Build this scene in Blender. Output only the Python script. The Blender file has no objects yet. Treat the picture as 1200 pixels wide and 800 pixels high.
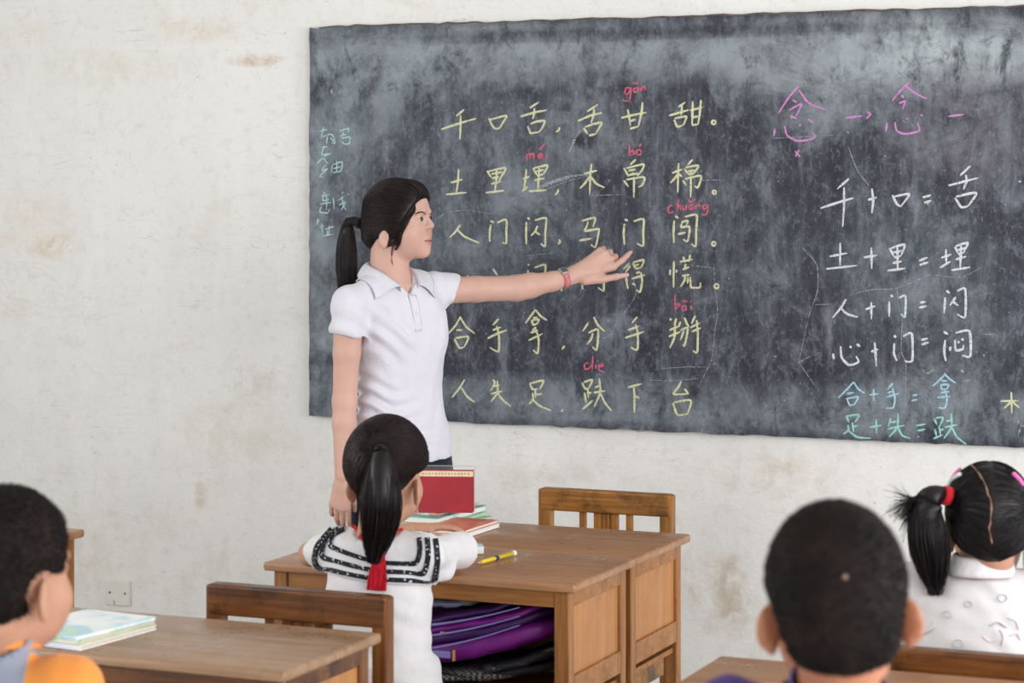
import bpy, bmesh, math, random
import numpy as np
from mathutils import Vector, Matrix

S = bpy.context.scene
COL = S.collection
rng = np.random.default_rng(7)
random.seed(7)

# ------------------------------------------------------------------ camera, world, light, exposure
YAW = math.radians(23.0)            # the camera looks 23 degrees left of the front wall's normal
FPX = 2700.0                        # focal length in pixels of the 1200 px wide frame
HORIZON = 216.0
CAM = np.array([0.0, -6.15, 1.60])
FWD = np.array([-math.sin(YAW), math.cos(YAW), 0.0])
RGT = np.array([math.cos(YAW), math.sin(YAW), 0.0])

cam = bpy.data.cameras.new('camera')
cam.sensor_width = 36.0
cam.lens = FPX / 1200.0 * 36.0
cam.shift_y = -(400.0 - HORIZON) / 1200.0
cam.clip_start = 0.05
cam.dof.use_dof = True
cam.dof.focus_distance = 6.15
cam.dof.aperture_fstop = 6.3
cam_o = bpy.data.objects.new('camera', cam)
cam_o.location = CAM
cam_o.rotation_euler = (math.pi / 2, 0, YAW)
COL.objects.link(cam_o)
S.camera = cam_o

world = bpy.data.worlds.new('daylight')
S.world = world
world.use_nodes = True
bg = world.node_tree.nodes['Background']
bg.inputs['Color'].default_value = (0.93, 0.96, 1.0, 1)
bg.inputs['Strength'].default_value = 1.0


def area_light(name, loc, target, sx, sy, power, color=(1, 1, 1)):
    l = bpy.data.lights.new(name, 'AREA')
    l.shape = 'RECTANGLE'
    l.size, l.size_y = sx, sy
    l.energy = power
    l.color = color
    o = bpy.data.objects.new(name, l)
    o.location = loc
    d = Vector(target) - Vector(loc)
    o.rotation_euler = d.to_track_quat('-Z', 'Y').to_euler()
    COL.objects.link(o)
    return o


# daylight falling in through the windows of the two side walls
for wy in (-1.9, -4.3, -6.7):
    area_light('window_daylight', (2.58, wy, 1.70), (0.0, wy, 1.2), 1.5, 1.5, 104, (0.98, 0.98, 1.0))
for wy in (-3.0, -6.2):
    area_light('window_daylight', (-5.28, wy, 1.70), (0.0, wy, 1.2), 1.5, 1.5, 48, (1.0, 0.99, 0.97))

vs = S.view_settings
S.display_settings.display_device = 'sRGB'
vs.view_transform = 'Standard'
vs.look = 'None'
vs.gamma = 1.0
vs.exposure = -0.03
vs.use_curve_mapping = False
S.cycles.use_denoising = True


# ------------------------------------------------------------------ placing by measurement of the photograph
def P(u, v, d):
    return CAM + FWD * d + RGT * ((u - 600) / FPX * d) + np.array([0, 0, -(v - HORIZON) / FPX * d])


def Pz(u, v, z):
    return P(u, v, (1.6 - z) * FPX / (v - HORIZON))


def Py(u, v, y):
    s = (u - 600) / FPX
    return P(u, v, (y - CAM[1]) / (math.cos(YAW) + s * math.sin(YAW)))


# ------------------------------------------------------------------ objects
def tag(o, label=None, cat=None, group=None, kind=None):
    if label: o['label'] = label
    if cat: o['category'] = cat
    if group: o['group'] = group
    if kind: o['kind'] = kind
    return o


def empty(name, loc, rz=0.0):
    o = bpy.data.objects.new(name, None)
    o.empty_display_size = 0.1
    o.location = loc
    o.rotation_euler = (0, 0, rz)
    COL.objects.link(o)
    return o


def link(name, me, mat=None, parent=None, smooth=False, mats=None):
    o = bpy.data.objects.new(name, me)
    for m in (mats or ([mat] if mat else [])):
        me.materials.append(m)
    COL.objects.link(o)
    if parent is not None:
        o.parent = parent
    if smooth:
        me.polygons.foreach_set('use_smooth', [True] * len(me.polygons))
    return o


def copy_tree(o, parent=None):
    c = o.copy()
    COL.objects.link(c)
    c.parent = parent
    for ch in list(o.children):
        copy_tree(ch, c)
    return c


class MB:
    """boxes, bars, tubes collected into one mesh"""
    def __init__(self):
        self.bm = bmesh.new()

    def box(self, lo, hi, bevel=0.0, seg=2, rot=None, shear=None):
        lo, hi = Vector(lo), Vector(hi)
        c, s = (lo + hi) / 2, hi - lo
        r = bmesh.ops.create_cube(self.bm, size=1.0)
        vs_ = r['verts']
        for v in vs_:
            v.co = Vector((v.co.x * s.x, v.co.y * s.y, v.co.z * s.z))
        es = list({e for v in vs_ for e in v.link_edges})
        if bevel > 0:
            g = bmesh.ops.bevel(self.bm, geom=es, offset=min(bevel, 0.49 * min(s)), segments=seg, affect='EDGES', profile=0.5)
            vs_ = list({v for f in g['faces'] for v in f.verts} | {v for v in vs_ if v.is_valid})
        for v in vs_:
            if rot is not None:
                v.co = rot @ v.co
            v.co = v.co + c
        return vs_

    def tube(self, pts, radii, n=8, cap=True):
        pts = [Vector([float(c) for c in p]) for p in pts]
        if not hasattr(radii, '__len__'):
            radii = [radii] * len(pts)
        radii = [float(x) for x in radii]
        rings = []
        up = Vector((0, 0, 1))
        for i, p in enumerate(pts):
            t = (pts[min(i + 1, len(pts) - 1)] - pts[max(i - 1, 0)]).normalized()
            a = t.cross(up if abs(t.z) < 0.9 else Vector((1, 0, 0))).normalized()
            b = t.cross(a)
            rings.append([self.bm.verts.new(p + radii[i] * (math.cos(2 * math.pi * k / n) * a + math.sin(2 * math.pi * k / n) * b)) for k in range(n)])
        for r0, r1 in zip(rings, rings[1:]):
            for k in range(n):
                self.bm.faces.new((r0[k], r0[(k + 1) % n], r1[(k + 1) % n], r1[k]))
        if cap:
            self.bm.faces.new(rings[0][::-1])
            self.bm.faces.new(rings[-1])

    def prism(self, poly, z0, z1, axis=2):
        """extrude a polygon of 2D points along an axis"""
        def mk(p, h):
            q = [p[0], p[1]]
            q.insert(axis, h)
            return self.bm.verts.new(q)
        a = [mk(p, z0) for p in poly]
        b = [mk(p, z1) for p in poly]
        n = len(poly)
        self.bm.faces.new(a[::-1])
        self.bm.faces.new(b)
        for i in range(n):
            self.bm.faces.new((a[i], a[(i + 1) % n], b[(i + 1) % n], b[i]))

    def build(self, name, mat, parent=None, smooth=False):
        bmesh.ops.recalc_face_normals(self.bm, faces=self.bm.faces)
        me = bpy.data.meshes.new(name)
        self.bm.to_mesh(me)
        self.bm.free()
        return link(name, me, mat, parent, smooth)


def np_mesh(name, V, F, mat=None, parent=None, smooth=True, mats=None, midx=None):
    """mesh from numpy vertices and quads or triangles"""
    V = np.asarray(V, dtype=np.float32)
    F = np.asarray(F, dtype=np.int32)
    k = F.shape[1]
    me = bpy.data.meshes.new(name)
    me.vertices.add(len(V))
    me.vertices.foreach_set('co', V.ravel())
    me.loops.add(F.size)
    me.loops.foreach_set('vertex_index', F.ravel())
    me.polygons.add(len(F))
    me.polygons.foreach_set('loop_start', np.arange(0, F.size, k, dtype=np.int32))
    me.polygons.foreach_set('loop_total', np.full(len(F), k, dtype=np.int32))
    if midx is not None:
        for m in mats:
            me.materials.append(m)
        me.polygons.foreach_set('material_index', np.asarray(midx, dtype=np.int32))
        mats = []
        mat = None
    me.update(calc_edges=True)
    me.validate()
    return link(name, me, mat, parent, smooth, mats)


# ------------------------------------------------------------------ materials
def srgb(h):
    h = h.lstrip('#')
    c = [int(h[i:i + 2], 16) / 255 for i in (0, 2, 4)]
    return tuple(x / 12.92 if x <= 0.04045 else ((x + 0.055) / 1.055) ** 2.4 for x in c) + (1.0,)


class NT:
    def __init__(self, name):
        self.m = bpy.data.materials.new(name)
        self.m.use_nodes = True
        self.t = self.m.node_tree
        self.b = self.t.nodes['Principled BSDF']
        self.out = self.t.nodes['Material Output']
        self.tc = None

    def n(self, typ, **kw):
        nd = self.t.nodes.new(typ)
        for k, v in kw.items():
            setattr(nd, k, v)
        return nd

    def l(self, a, b):
        self.t.links.new(a, b)

    def coord(self, scale=(1, 1, 1), loc=(0, 0, 0), rot=(0, 0, 0)):
        if self.tc is None:
            self.tc = self.n('ShaderNodeTexCoord')
        mp = self.n('ShaderNodeMapping')
        mp.inputs['Scale'].default_value = scale
        mp.inputs['Location'].default_value = loc
        mp.inputs['Rotation'].default_value = rot
        self.l(self.tc.outputs['Object'], mp.inputs['Vector'])
        return mp.outputs['Vector']

    def noise(self, scale, detail=4, rough=0.55, dist=0.0, vec=None, **kw):
        nd = self.n('ShaderNodeTexNoise')
        nd.inputs['Scale'].default_value = scale
        nd.inputs['Detail'].default_value = detail
        nd.inputs['Roughness'].default_value = rough
        nd.inputs['Distortion'].default_value = dist
        self.l(vec if vec is not None else self.coord(), nd.inputs['Vector'])
        return nd.outputs['Fac']

    def ramp(self, fac, stops):
        r = self.n('ShaderNodeValToRGB')
        el = r.color_ramp.elements
        while len(el) < len(stops):
            el.new(0.5)
        for e, (p, c) in zip(el, stops):
            e.position = p
            e.color = c if hasattr(c, '__len__') else (c, c, c, 1)
        self.l(fac, r.inputs['Fac'])
        return r.outputs['Color']

    def mix(self, fac, a, b, mode='MIX'):
        m = self.n('ShaderNodeMix', data_type='RGBA', blend_type=mode)
        for sock, v in ((m.inputs[0], fac), (m.inputs[6], a), (m.inputs[7], b)):
            if hasattr(v, 'is_linked'):
                self.l(v, sock)
            else:
                sock.default_value = v
        return m.outputs[2]

    def math(self, op, a, b=0.0, c=0.0, clamp=False):
        m = self.n('ShaderNodeMath', operation=op, use_clamp=clamp)
        for i, v in enumerate((a, b, c)):
            if hasattr(v, 'is_linked'):
                self.l(v, m.inputs[i])
            else:
                m.inputs[i].default_value = v
        return m.outputs[0]

    def xyz(self):
        if self.tc is None:
            self.tc = self.n('ShaderNodeTexCoord')
        s = self.n('ShaderNodeSeparateXYZ')
        self.l(self.tc.outputs['Object'], s.inputs[0])
        return s.outputs

    def bump(self, h, strength=0.3, dist=0.01):
        b = self.n('ShaderNodeBump')
        b.inputs['Strength'].default_value = strength
        b.inputs['Distance'].default_value = dist
        self.l(h, b.inputs['Height'])
        self.l(b.outputs['Normal'], self.b.inputs['Normal'])

    def set(self, color=None, rough=None, spec=None, metal=None, sss=None):
        if color is not None:
            if hasattr(color, 'is_linked'):
                self.l(color, self.b.inputs['Base Color'])
            else:
                self.b.inputs['Base Color'].default_value = color
        if rough is not None:
            if hasattr(rough, 'is_linked'):
                self.l(rough, self.b.inputs['Roughness'])
            else:
                self.b.inputs['Roughness'].default_value = rough
        if spec is not None: self.b.inputs['Specular IOR Level'].default_value = spec
        if metal is not None: self.b.inputs['Metallic'].default_value = metal
        if sss:
            self.b.inputs['Subsurface Weight'].default_value = sss
            self.b.inputs['Subsurface Radius'].default_value = (1.0, 0.35, 0.2)
            self.b.inputs['Subsurface Scale'].default_value = 0.006
        return self.m


def simple(name, hexc, rough=0.5, spec=0.5, var=0.08, scale=30.0, bump=0.0, bscale=200.0, metal=0.0, sss=0.0):
    t = NT(name)
    c = srgb(hexc)
    lo = tuple(x * (1 - var) for x in c[:3]) + (1,)
    hi = tuple(min(1, x * (1 + var)) for x in c[:3]) + (1,)
    t.set(t.ramp(t.noise(scale), [(0.3, lo), (0.7, hi)]), rough, spec, metal, sss)
    if bump:
        t.bump(t.noise(bscale, 2), bump, 0.002)
    return t.m


def wood(name, dark, mid, light, axis=0, rough=0.42, wear='#2a1a10', wear_amt=0.5, spec=0.45, wear_at=0.55):
    t = NT(name)
    sc = [22.0, 22.0, 22.0]
    sc[axis] = 1.3
    v = t.coord(tuple(sc))
    g = t.noise(1.6, 6, 0.62, 0.6, v)
    base = t.ramp(g, [(0.28, srgb(dark)), (0.5, srgb(mid)), (0.72, srgb(light))])
    sc2 = [90.0, 90.0, 90.0]
    sc2[axis] = 3.0
    fine = t.noise(2.0, 3, 0.6, 0.2, t.coord(tuple(sc2)))
    base = t.mix(0.35, base, t.ramp(fine, [(0.35, srgb(dark)), (0.65, srgb(light))]))
    w = t.noise(7.0, 6, 0.7, 0.4, t.coord((1, 1, 1), (3.1, 0.4, 1.7)))
    wm = t.ramp(w, [(wear_at, 0.0), (wear_at + .17, wear_amt)])
    base = t.mix(wm, base, srgb(wear))
    r = t.ramp(t.noise(12, 4), [(0.3, rough - 0.1), (0.7, rough + 0.14)])
    t.set(base, r, spec)
    t.bump(fine, 0.15, 0.001)
    return t.m


M = {}
M['wood_top'] = wood('wood_tabletop', '#855a3b', '#a17350', '#b68a64', 0, 0.33, wear='#5f4130', spec=.6)
M['wood_x'] = wood('wood_dark_rail', '#70451f', '#9a6634', '#b98049', 0)
M['wood_z'] = wood('wood_post', '#6b4120', '#94602f', '#b37c45', 2)
M['wood_panel'] = wood('wood_panel', '#a56d3d', '#b37a47', '#c08853', 2, 0.45, wear='#7d5028', wear_amt=0.35)
M['wood_chair_x'] = wood('wood_chair_rail', '#6a4118', '#986328', '#b98542', 0, 0.4, wear='#2d1a0e', wear_amt=0.85, wear_at=.47)
M['wood_chair_z'] = wood('wood_chair_post', '#6a4118', '#986328', '#b98542', 2, 0.4, wear='#2d1a0e', wear_amt=0.7, wear_at=.5)
M['wood_olddark_x'] = wood('wood_old_rail', '#331a0c', '#5c3315', '#8a5626', 0, 0.35, wear='#180c06', wear_amt=0.9, wear_at=.48)
M['wood_olddark_z'] = wood('wood_old_post', '#3d2110', '#6b3d1a', '#95602c', 2, 0.35, wear='#1d1009', wear_amt=0.75)
M['wood_greytop'] = wood('wood_worn_tabletop', '#7a5a40', '#98775a', '#ad8c6e', 0, 0.3, wear='#5c4433', spec=.6)

# ------------------------------------------------------------------ room
def plaster():
    t = NT('plaster_wall')
    xyz = t.xyz()
    n1 = t.noise(1.1, 6, 0.6)
    base = t.ramp(n1, [(0.3, srgb('#dfdfdd')), (0.55, srgb('#e5e5e3')), (0.75, srgb('#e9e9e9'))])
    # yellowed band high on the wall, greyer scuffs low down
    n2 = t.noise(3.2, 7, 0.7, 0.4, t.coord((1, 1, 1.6), (5, 0, 2)))
    stain = t.ramp(n2, [(0.56, 0.0), (0.75, 0.45)])
    base = t.mix(stain, base, srgb('#cfc7b6'))
    low = t.math('SUBTRACT', 1.0, t.math('DIVIDE', t.math('SUBTRACT', xyz[2], 0.35), 0.9, clamp=True), clamp=True)
    n3 = t.noise(9, 8, 0.75, 0.3, t.coord((1, 1, 0.7), (1, 0, 7)))
    scuff = t.math('MULTIPLY', t.ramp(n3, [(0.49, 0.0), (0.76, 0.36)]), low)
    base = t.mix(scuff, base, srgb('#bab3a4'))
    # fine dark specks
    n4 = t.noise(55, 3, 0.6)
    sp = t.ramp(n4, [(0.67, 0.0), (0.73, 0.6)])
    sp = t.math('MULTIPLY', sp, t.ramp(t.noise(2.3, 3, 0.5, 0, t.coord((1, 1, 1), (2, 0, 4))), [(0.44, 0.0), (0.58, 1.0)]))
    base = t.mix(sp, base, srgb('#a08f78'))
    # thin scratches
    n5 = t.noise(3.0, 2, 0.5, 1.2, t.coord((1.0, 1.0, 9.0), (0, 0, 3), (0, 0.35, 0)))
    scr = t.ramp(n5, [(0.495, 0.0), (0.5, 0.35), (0.505, 0.0)])
    scr = t.math('MULTIPLY', scr, t.ramp(t.noise(4.0, 3, 0.6, 0, t.coord((1, 1, 1), (9, 0, 1))), [(0.47, 0.0), (0.58, 1.0)]))
    base = t.mix(scr, base, srgb('#8d8478'))
    # a rusty blotch and the long horizontal crack of the old plaster edge
    def blotch(cx, cz, rx, rz, amt, col, base, sc=14):
        dx = t.math('DIVIDE', t.math('SUBTRACT', xyz[0], cx), rx)
        dz = t.math('DIVIDE', t.math('SUBTRACT', xyz[2], cz), rz)
        r2 = t.math('ADD', t.math('MULTIPLY', dx, dx), t.math('MULTIPLY', dz, dz))
        f = t.math('SUBTRACT', 1.0, r2, clamp=True)
        f = t.math('MULTIPLY', f, t.ramp(t.noise(sc, 6, 0.7, 0.5), [(0.4, 0.0), (0.7, amt)]))
        return t.mix(f, base, srgb(col))
    for (u, v, rx, rz, a, c) in ((62, 288, .13, .05, .8, '#c9a780'), (40, 262, .22, .12, .45, '#d2bd9c'), (110, 80, .42, .07, .5, '#cdbf9f'),
                                 (300, 70, .12, .025, .9, '#b79a70'), (222, 36, .2, .05, .6, '#cbb58d'), (25, 40, .15, .06, .4, '#d3c29c'),
                                 (280, 500, .25, .12, .5, '#c9bda2'), (105, 640, .2, .16, .5, '#c2b8a4'), (860, 700, .05, .13, 1.0, '#ad9576'),
                                 (835, 690, .16, .13, .7, '#b9ab94'), (905, 555, .25, .08, .6, '#c0b49c'), (660, 560, .3, .06, .5, '#c5bba8'),
                                 (310, 450, .12, .05, .5, '#b5aa98'), (235, 580, .03, .05, .8, '#b39a72')):
        p = Py(u, v, 0)
        base = blotch(p[0], p[2], rx, rz, a, c, base)
    t.set(base, 0.85, 0.2)
    # pale vertical wiping and a fine mottle
    vw = t.noise(3.0, 6, 0.7, 0.3, t.coord((3.0, 1, 0.5), (8, 0, 1)))
    base = t.mix(t.ramp(vw, [(0.5, 0.0), (0.72, 0.35)]), base, srgb('#eeeeee'))
    fm = t.noise(24, 8, 0.75)
    base = t.mix(t.ramp(fm, [(0.3, 0.26), (0.48, 0.0)]), base, srgb('#b5ada0'))
    ck = t.noise(2.2, 9, 0.72, 0.9, t.coord((1, 1, 1.4), (3, 0, 5)))
    ckm = t.math('MULTIPLY', t.ramp(ck, [(0.490, 0.0), (0.498, 0.2), (0.506, 0.0)]), t.ramp(t.noise(1.7, 3, .5, 0, t.coord((1, 1, 1), (4, 0, 8))), [(0.5, 0.0), (0.62, 1.0)]))
    base = t.mix(ckm, base, srgb('#a3947e'))
    t.set(base, 0.85, 0.2)
    h = t.math('ADD', t.math('MULTIPLY', t.noise(7, 9, 0.7), 0.6), t.math('MULTIPLY', t.noise(75, 4, 0.65), 0.14))
    t.bump(h, 0.4, 0.02)
    return t.m


M['plaster'] = plaster()
M['ceiling'] = simple('ceiling_paint', '#d2d0cb', 0.9, 0.2, 0.03, 2)
M['floor'] = simple('concrete_floor', '#cfccc7', 0.7, 0.3, 0.15, 3, 0.2, 60)
M['frame_paint'] = simple('window_frame_paint', '#7ea0b0', 0.5, 0.4, 0.06, 8)
X0, X1, Y0, H = -5.3, 2.6, -9.0, 3.3


def struct(name, mb, mat):
    return tag(mb.build(name, mat), kind='structure')


m = MB(); m.box((X0 - .24, 0, 0), (X1 + .24, 0.24, H)); struct('wall_front', m, M['plaster'])
m = MB(); m.box((X0 - .24, Y0, -0.1), (X1 + .24, 0.24, 0)); struct('floor', m, M['floor'])
m = MB(); m.box((X0 - .24, Y0, H), (X1 + .24, 0.24, H + .1)); struct('ceiling', m, M['ceiling'])


def side_wall(name, x0, x1, wins):
    m = MB()
    y = 0.0
    for (a, b) in wins:                     # openings from high y to low y
        m.box((x0, b, 0), (x1, y, H))
        m.box((x0, a, 0), (x1, b, 1.0))
        m.box((x0, a, 2.7), (x1, b, H))
        y = a
    m.box((x0, Y0, 0), (x1, y, H))
    struct(name, m, M['plaster'])


wr = [(wy - .85, wy + .85) for wy in (-1.9, -4.3, -6.7)]
wl = [(wy - .85, wy + .85) for wy in (-3.0, -6.2)]
side_wall('wall_right', X1, X1 + .24, wr)
side_wall('wall_left', X0 - .24, X0, wl)
k = 0
for xs, wins in ((X1 + .12, wr), (X0 - .12, wl)):
    for (a, b) in wins:
        k += 1
        m = MB()
        for (ya, yb, za, zb) in ((a, a + .06, 1, 2.7), (b - .06, b, 1, 2.7), (a, b, 1, 1.06), (a, b, 2.64, 2.7), ((a + b) / 2 - .03, (a + b) / 2 + .03, 1, 2.7), (a, b, 2.1, 2.15)):
            m.box((xs - .03, ya, za), (xs + .03, yb, zb), 0.004)
        struct('window_%d' % k, m, M['frame_paint'])

# ------------------------------------------------------------------ blank socket plate
M['white_plastic'] = simple('white_plastic', '#dcdad4', 0.4, 0.4, 0.03)
M['screw'] = simple('screw_dark', '#3a3734', 0.4, 0.5, 0.1)
a, b = Py(123.5, 678.5, -0.008), Py(152, 710.5, -0.008)
plate = empty('socket_plate', ((a[0] + b[0]) / 2, 0, (a[2] + b[2]) / 2))
tag(plate, 'square white blank socket plate screwed low on the plaster wall', 'wall plate')
hw, hh = (b[0] - a[0]) / 2, (a[2] - b[2]) / 2
m = MB(); m.box((-hw, -0.009, -hh), (hw, 0.004, hh), 0.003); m.build('cover', M['white_plastic'], plate)
for sx in (-1, 1):
    m = MB(); m.tube([(sx * hw * .62, -0.006, 0), (sx * hw * .62, -0.0105, 0)], 0.0032, 12); m.build('screw', M['screw'], plate)
m = MB(); m.tube([(-hw * .2, -.0095, -hh * .95), (-hw * .3, -.0095, -hh * .6)], 0.0009, 5); o = m.build('scratch', M['screw'], plate); o['label'] = 'short dark scratch'


# ------------------------------------------------------------------ blackboard
def board_mat():
    t = NT('slate_paint')
    xyz = t.xyz()
    n1 = t.noise(3.0, 8, 0.68, 0.5, t.coord((1.2, 1, 0.75)))
    base = t.ramp(n1, [(0.3, srgb('#23232e')), (0.5, srgb('#31323e')), (0.7, srgb('#474a56'))])
    # vertical wiping streaks
    st = t.noise(2.0, 6, 0.7, 0.3, t.coord((9, 1, 1.0), (2, 0, 0)))
    base = t.mix(t.ramp(st, [(0.50, 0.0), (0.74, 0.45)]), base, srgb('#77808a'))
    # cloudy chalk dust smears, placed where they are on this board
    sm = t.noise(4.5, 8, 0.72, 0.8, t.coord((0.8, 1, 1.3), (7, 0, 3)))
    smr = t.math('MULTIPLY', t.ramp(sm, [(0.30, 0.0), (0.58, 1.0)]), t.ramp(t.noise(13, 9, 0.75, 0.3, t.coord((1.1, 1, 0.9), (6, 0, 1))), [(0.34, 0.35), (0.6, 1.1)]))
    def cloud(u, v, ru, rv, amt, col, base):
        p, q, r = Py(u, v, -.02), Py(u + ru, v, -.02), Py(u, v + rv, -.02)
        rx, rz = q[0] - p[0], p[2] - r[2]
        dx = t.math('DIVIDE', t.math('SUBTRACT', xyz[0], p[0]), rx)
        dz = t.math('DIVIDE', t.math('SUBTRACT', xyz[2], p[2]), rz)
        r2 = t.math('ADD', t.math('MULTIPLY', dx, dx), t.math('MULTIPLY', dz, dz))
        f = t.math('SUBTRACT', 1.0, r2, clamp=True)
        f = t.math('MULTIPLY', t.math('MULTIPLY', f, smr), amt)
        return t.mix(f, base, srgb(col))
    for c in ((1030, 62, 250, 58, 1.15, '#a8b2b6'), (960, 85, 140, 80, .9, '#98a3a8'), (700, 62, 360, 44, .9, '#8d989d'), (470, 78, 130, 60, 1.0, '#8b979c'), (430, 120, 90, 70, .6, '#838f95'), (560, 60, 200, 40, .8, '#929da2'),
              (388, 190, 46, 200, .85, '#8b9aa0'), (386, 420, 40, 110, .8, '#8e9aa2'), (372, 200, 14, 330, .6, '#939ea5'), (560, 180, 110, 130, .4, '#7e8790'), (580, 290, 120, 90, .45, '#7f8b95'),
              (760, 474, 340, 40, 1.0, '#838f96'), (1060, 480, 210, 46, 1.0, '#838f96'), (620, 470, 160, 36, .8, '#808b94'), (690, 150, 60, 60, .5, '#8f979e'), (1120, 150, 100, 90, .5, '#8d8a93'),
              (1050, 330, 150, 120, .45, '#7f8a90'), (850, 300, 140, 120, .3, '#78828a'), (1140, 420, 70, 70, .4, '#828d92'), (620, 230, 60, 50, .5, '#8b97a0'),
              (780, 60, 90, 40, .4, '#98a4a8'), (1170, 60, 60, 45, .6, '#a5b0b3')):
        base = cloud(*c, base)
    # dark bare patches
    dk = t.noise(5.5, 6, 0.6, 0.6, t.coord((1, 1, 0.8), (1, 0, 9)))
    base = t.mix(t.ramp(dk, [(0.55, 0.0), (0.68, 0.65)]), base, srgb('#2a2a34'))
    def dark(u, v, ru, rv, amt, base):
        p, q, r = Py(u, v, -.02), Py(u + ru, v, -.02), Py(u, v + rv, -.02)
        dx = t.math('DIVIDE', t.math('SUBTRACT', xyz[0], p[0]), q[0] - p[0])
        dz = t.math('DIVIDE', t.math('SUBTRACT', xyz[2], p[2]), p[2] - r[2])
        r2 = t.math('ADD', t.math('MULTIPLY', dx, dx), t.math('MULTIPLY', dz, dz))
        f = t.math('MULTIPLY', t.math('SUBTRACT', 1.0, r2, clamp=True), amt)
        f = t.math('MULTIPLY', f, t.ramp(t.noise(8, 5, .7), [(0.3, .3), (0.6, 1.0)]))
        return t.mix(f, base, srgb('#25252e'))
    for c in ((688, 165, 22, 12, 1.6, ), (960, 320, 60, 130, .7), (900, 450, 120, 50, .7), (760, 40, 420, 9, .9), (1090, 235, 60, 50, .5), (830, 110, 40, 40, .5),
              (600, 450, 70, 40, .4), (880, 160, 40, 60, .5), (700, 36, 380, 7, .7), (800, 507, 480, 12, .8)):
        base = dark(*c, base)
    # fine chalk grain and specks
    mo = t.noise(9, 10, 0.78, 0.4, t.coord((1.25, 1, 0.8), (4, 0, 6)))
    base = t.mix(t.ramp(mo, [(0.5, 0.0), (0.66, 0.6)]), base, srgb('#868d98'))
    base = t.mix(t.ramp(mo, [(0.36, 0.85), (0.48, 0.0)]), base, srgb('#272834'))
    stk = t.noise(16, 8, 0.75, 0.2, t.coord((1.6, 1, 0.35), (0, 0, 2)))
    base = t.mix(t.ramp(stk, [(0.53, 0.0), (0.72, 0.32)]), base, srgb('#8d8f9c'))
    g = t.noise(70, 6, 0.8, 0, t.coord((1.1, 1, 0.8)))
    base = t.mix(t.ramp(g, [(0.54, 0.0), (0.72, 0.5)]), base, srgb('#949aa4'))
    g2 = t.noise(45, 2, 0.5)
    base = t.mix(t.ramp(g2, [(0.73, 0.0), (0.78, 0.7)]), base, srgb('#c5cbcc'))
    t.set(base, 0.62, 0.35)
    t.bump(t.math('ADD', t.noise(9, 6, .6), t.math('MULTIPLY', t.noise(70, 3), .15)), 0.12, 0.01)
    return t.m


M['slate'] = board_mat()
M['board_edge'] = simple('worn_board_rim', '#6b5f55', 0.85, 0.2, 0.35, 25, 0.4, 60)
BX0, BX1, BZ0, BZ1 = -3.263, 0.35, 0.9055, 2.0688
board = empty('blackboard', (0, 0, 0))
tag(board, 'long dark slate blackboard on the front wall covered in chalk characters', 'blackboard')
# slab with a slightly ragged outline
nx, nz = 120, 36
edge = []
for i in range(nx): edge.append((BX0 + (BX1 - BX0) * i / nx, BZ0))
for i in range(nz): edge.append((BX1, BZ0 + (BZ1 - BZ0) * i / nz))
for i in range(nx): edge.append((BX1 - (BX1 - BX0) * i / nx, BZ1))
for i in range(nz): edge.append((BX0, BZ1 - (BZ1 - BZ0) * i / nz))
rr = random.Random(3)
edge = [(x + rr.uniform(-.0022, .0022), z + rr.uniform(-.0022, .0022)) for x, z in edge]
m = MB(); m.prism(edge, -0.02, -0.0005, 1); m.build('writing_surface', M['slate'], board)
m = MB()
ii = list(range(0, len(edge), 1))
tp = [(x, -0.0105, z) for x, z in edge[nx + nz:nx + nz + nx]]
m.tube([(p[0], p[1], p[2] + 0.002 + rr.uniform(-.001, .001)) for p in tp], [0.0038 + rr.uniform(-.0015, .0015) for _ in tp], 5)
o = m.build('rim', M['board_edge'], board); o['label'] = 'crumbly brown plaster rim along the top'


# ------------------------------------------------------------------ chalk writing
def chalk(name, hexc, amt=1.0):
    t = NT(name)
    c = srgb(hexc)
    t.set(t.ramp(t.noise(90, 3), [(0.3, tuple(x * .85 for x in c[:3]) + (1,)), (0.7, c)]), 0.95, 0.05)
    g = t.noise(260, 3, 0.7)
    lo = 0.62 - 0.42 * amt
    a = t.ramp(g, [(lo, 0.0), (lo + 0.2, 1.0)])
    tr = t.n('ShaderNodeBsdfTransparent')
    mx = t.n('ShaderNodeMixShader')
    t.l(a, mx.inputs[0]); t.l(tr.outputs[0], mx.inputs[1]); t.l(t.b.outputs[0], mx.inputs[2])
    t.l(mx.outputs[0], t.out.inputs['Surface'])
    return t.m


CH = dict(yellow=chalk('chalk_yellow', '#d3d5ae', .86), red=chalk('chalk_red', '#cc6a82', .82), pink=chalk('chalk_pink', '#cf8ecb', .84), white=chalk('chalk_white', '#d6d9de', .82),
          blue=chalk('chalk_blue', '#a9cde0', .85), green=chalk('chalk_green', '#9bd0ca', .85), faint=chalk('chalk_faint_cyan', '#aed0d3', .8), scratch=chalk('chalk_scratch', '#a9b0b6', .55))
CROP = dict(A=(510, 90, 6.667), B=(670, 90, 6.667), C=(510, 170, 6.667), D=(670, 170, 6.667), E=(510, 300, 6.667), F=(670, 300, 6.667), G=(510, 400, 6.667), H=(670, 400, 6.667),
            I=(890, 80, 4.444), J=(960, 270, 5.0), K=(970, 420, 5.217), L=(350, 120, 4.444), R=(0, 0, 1.0))


def board_pt(crop, p):
    ox, oy, s = CROP[crop]
    q = Py(ox + p[0] / s, oy + p[1] / s, -0.0205)
    return np.array([q[0], q[2]])


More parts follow.
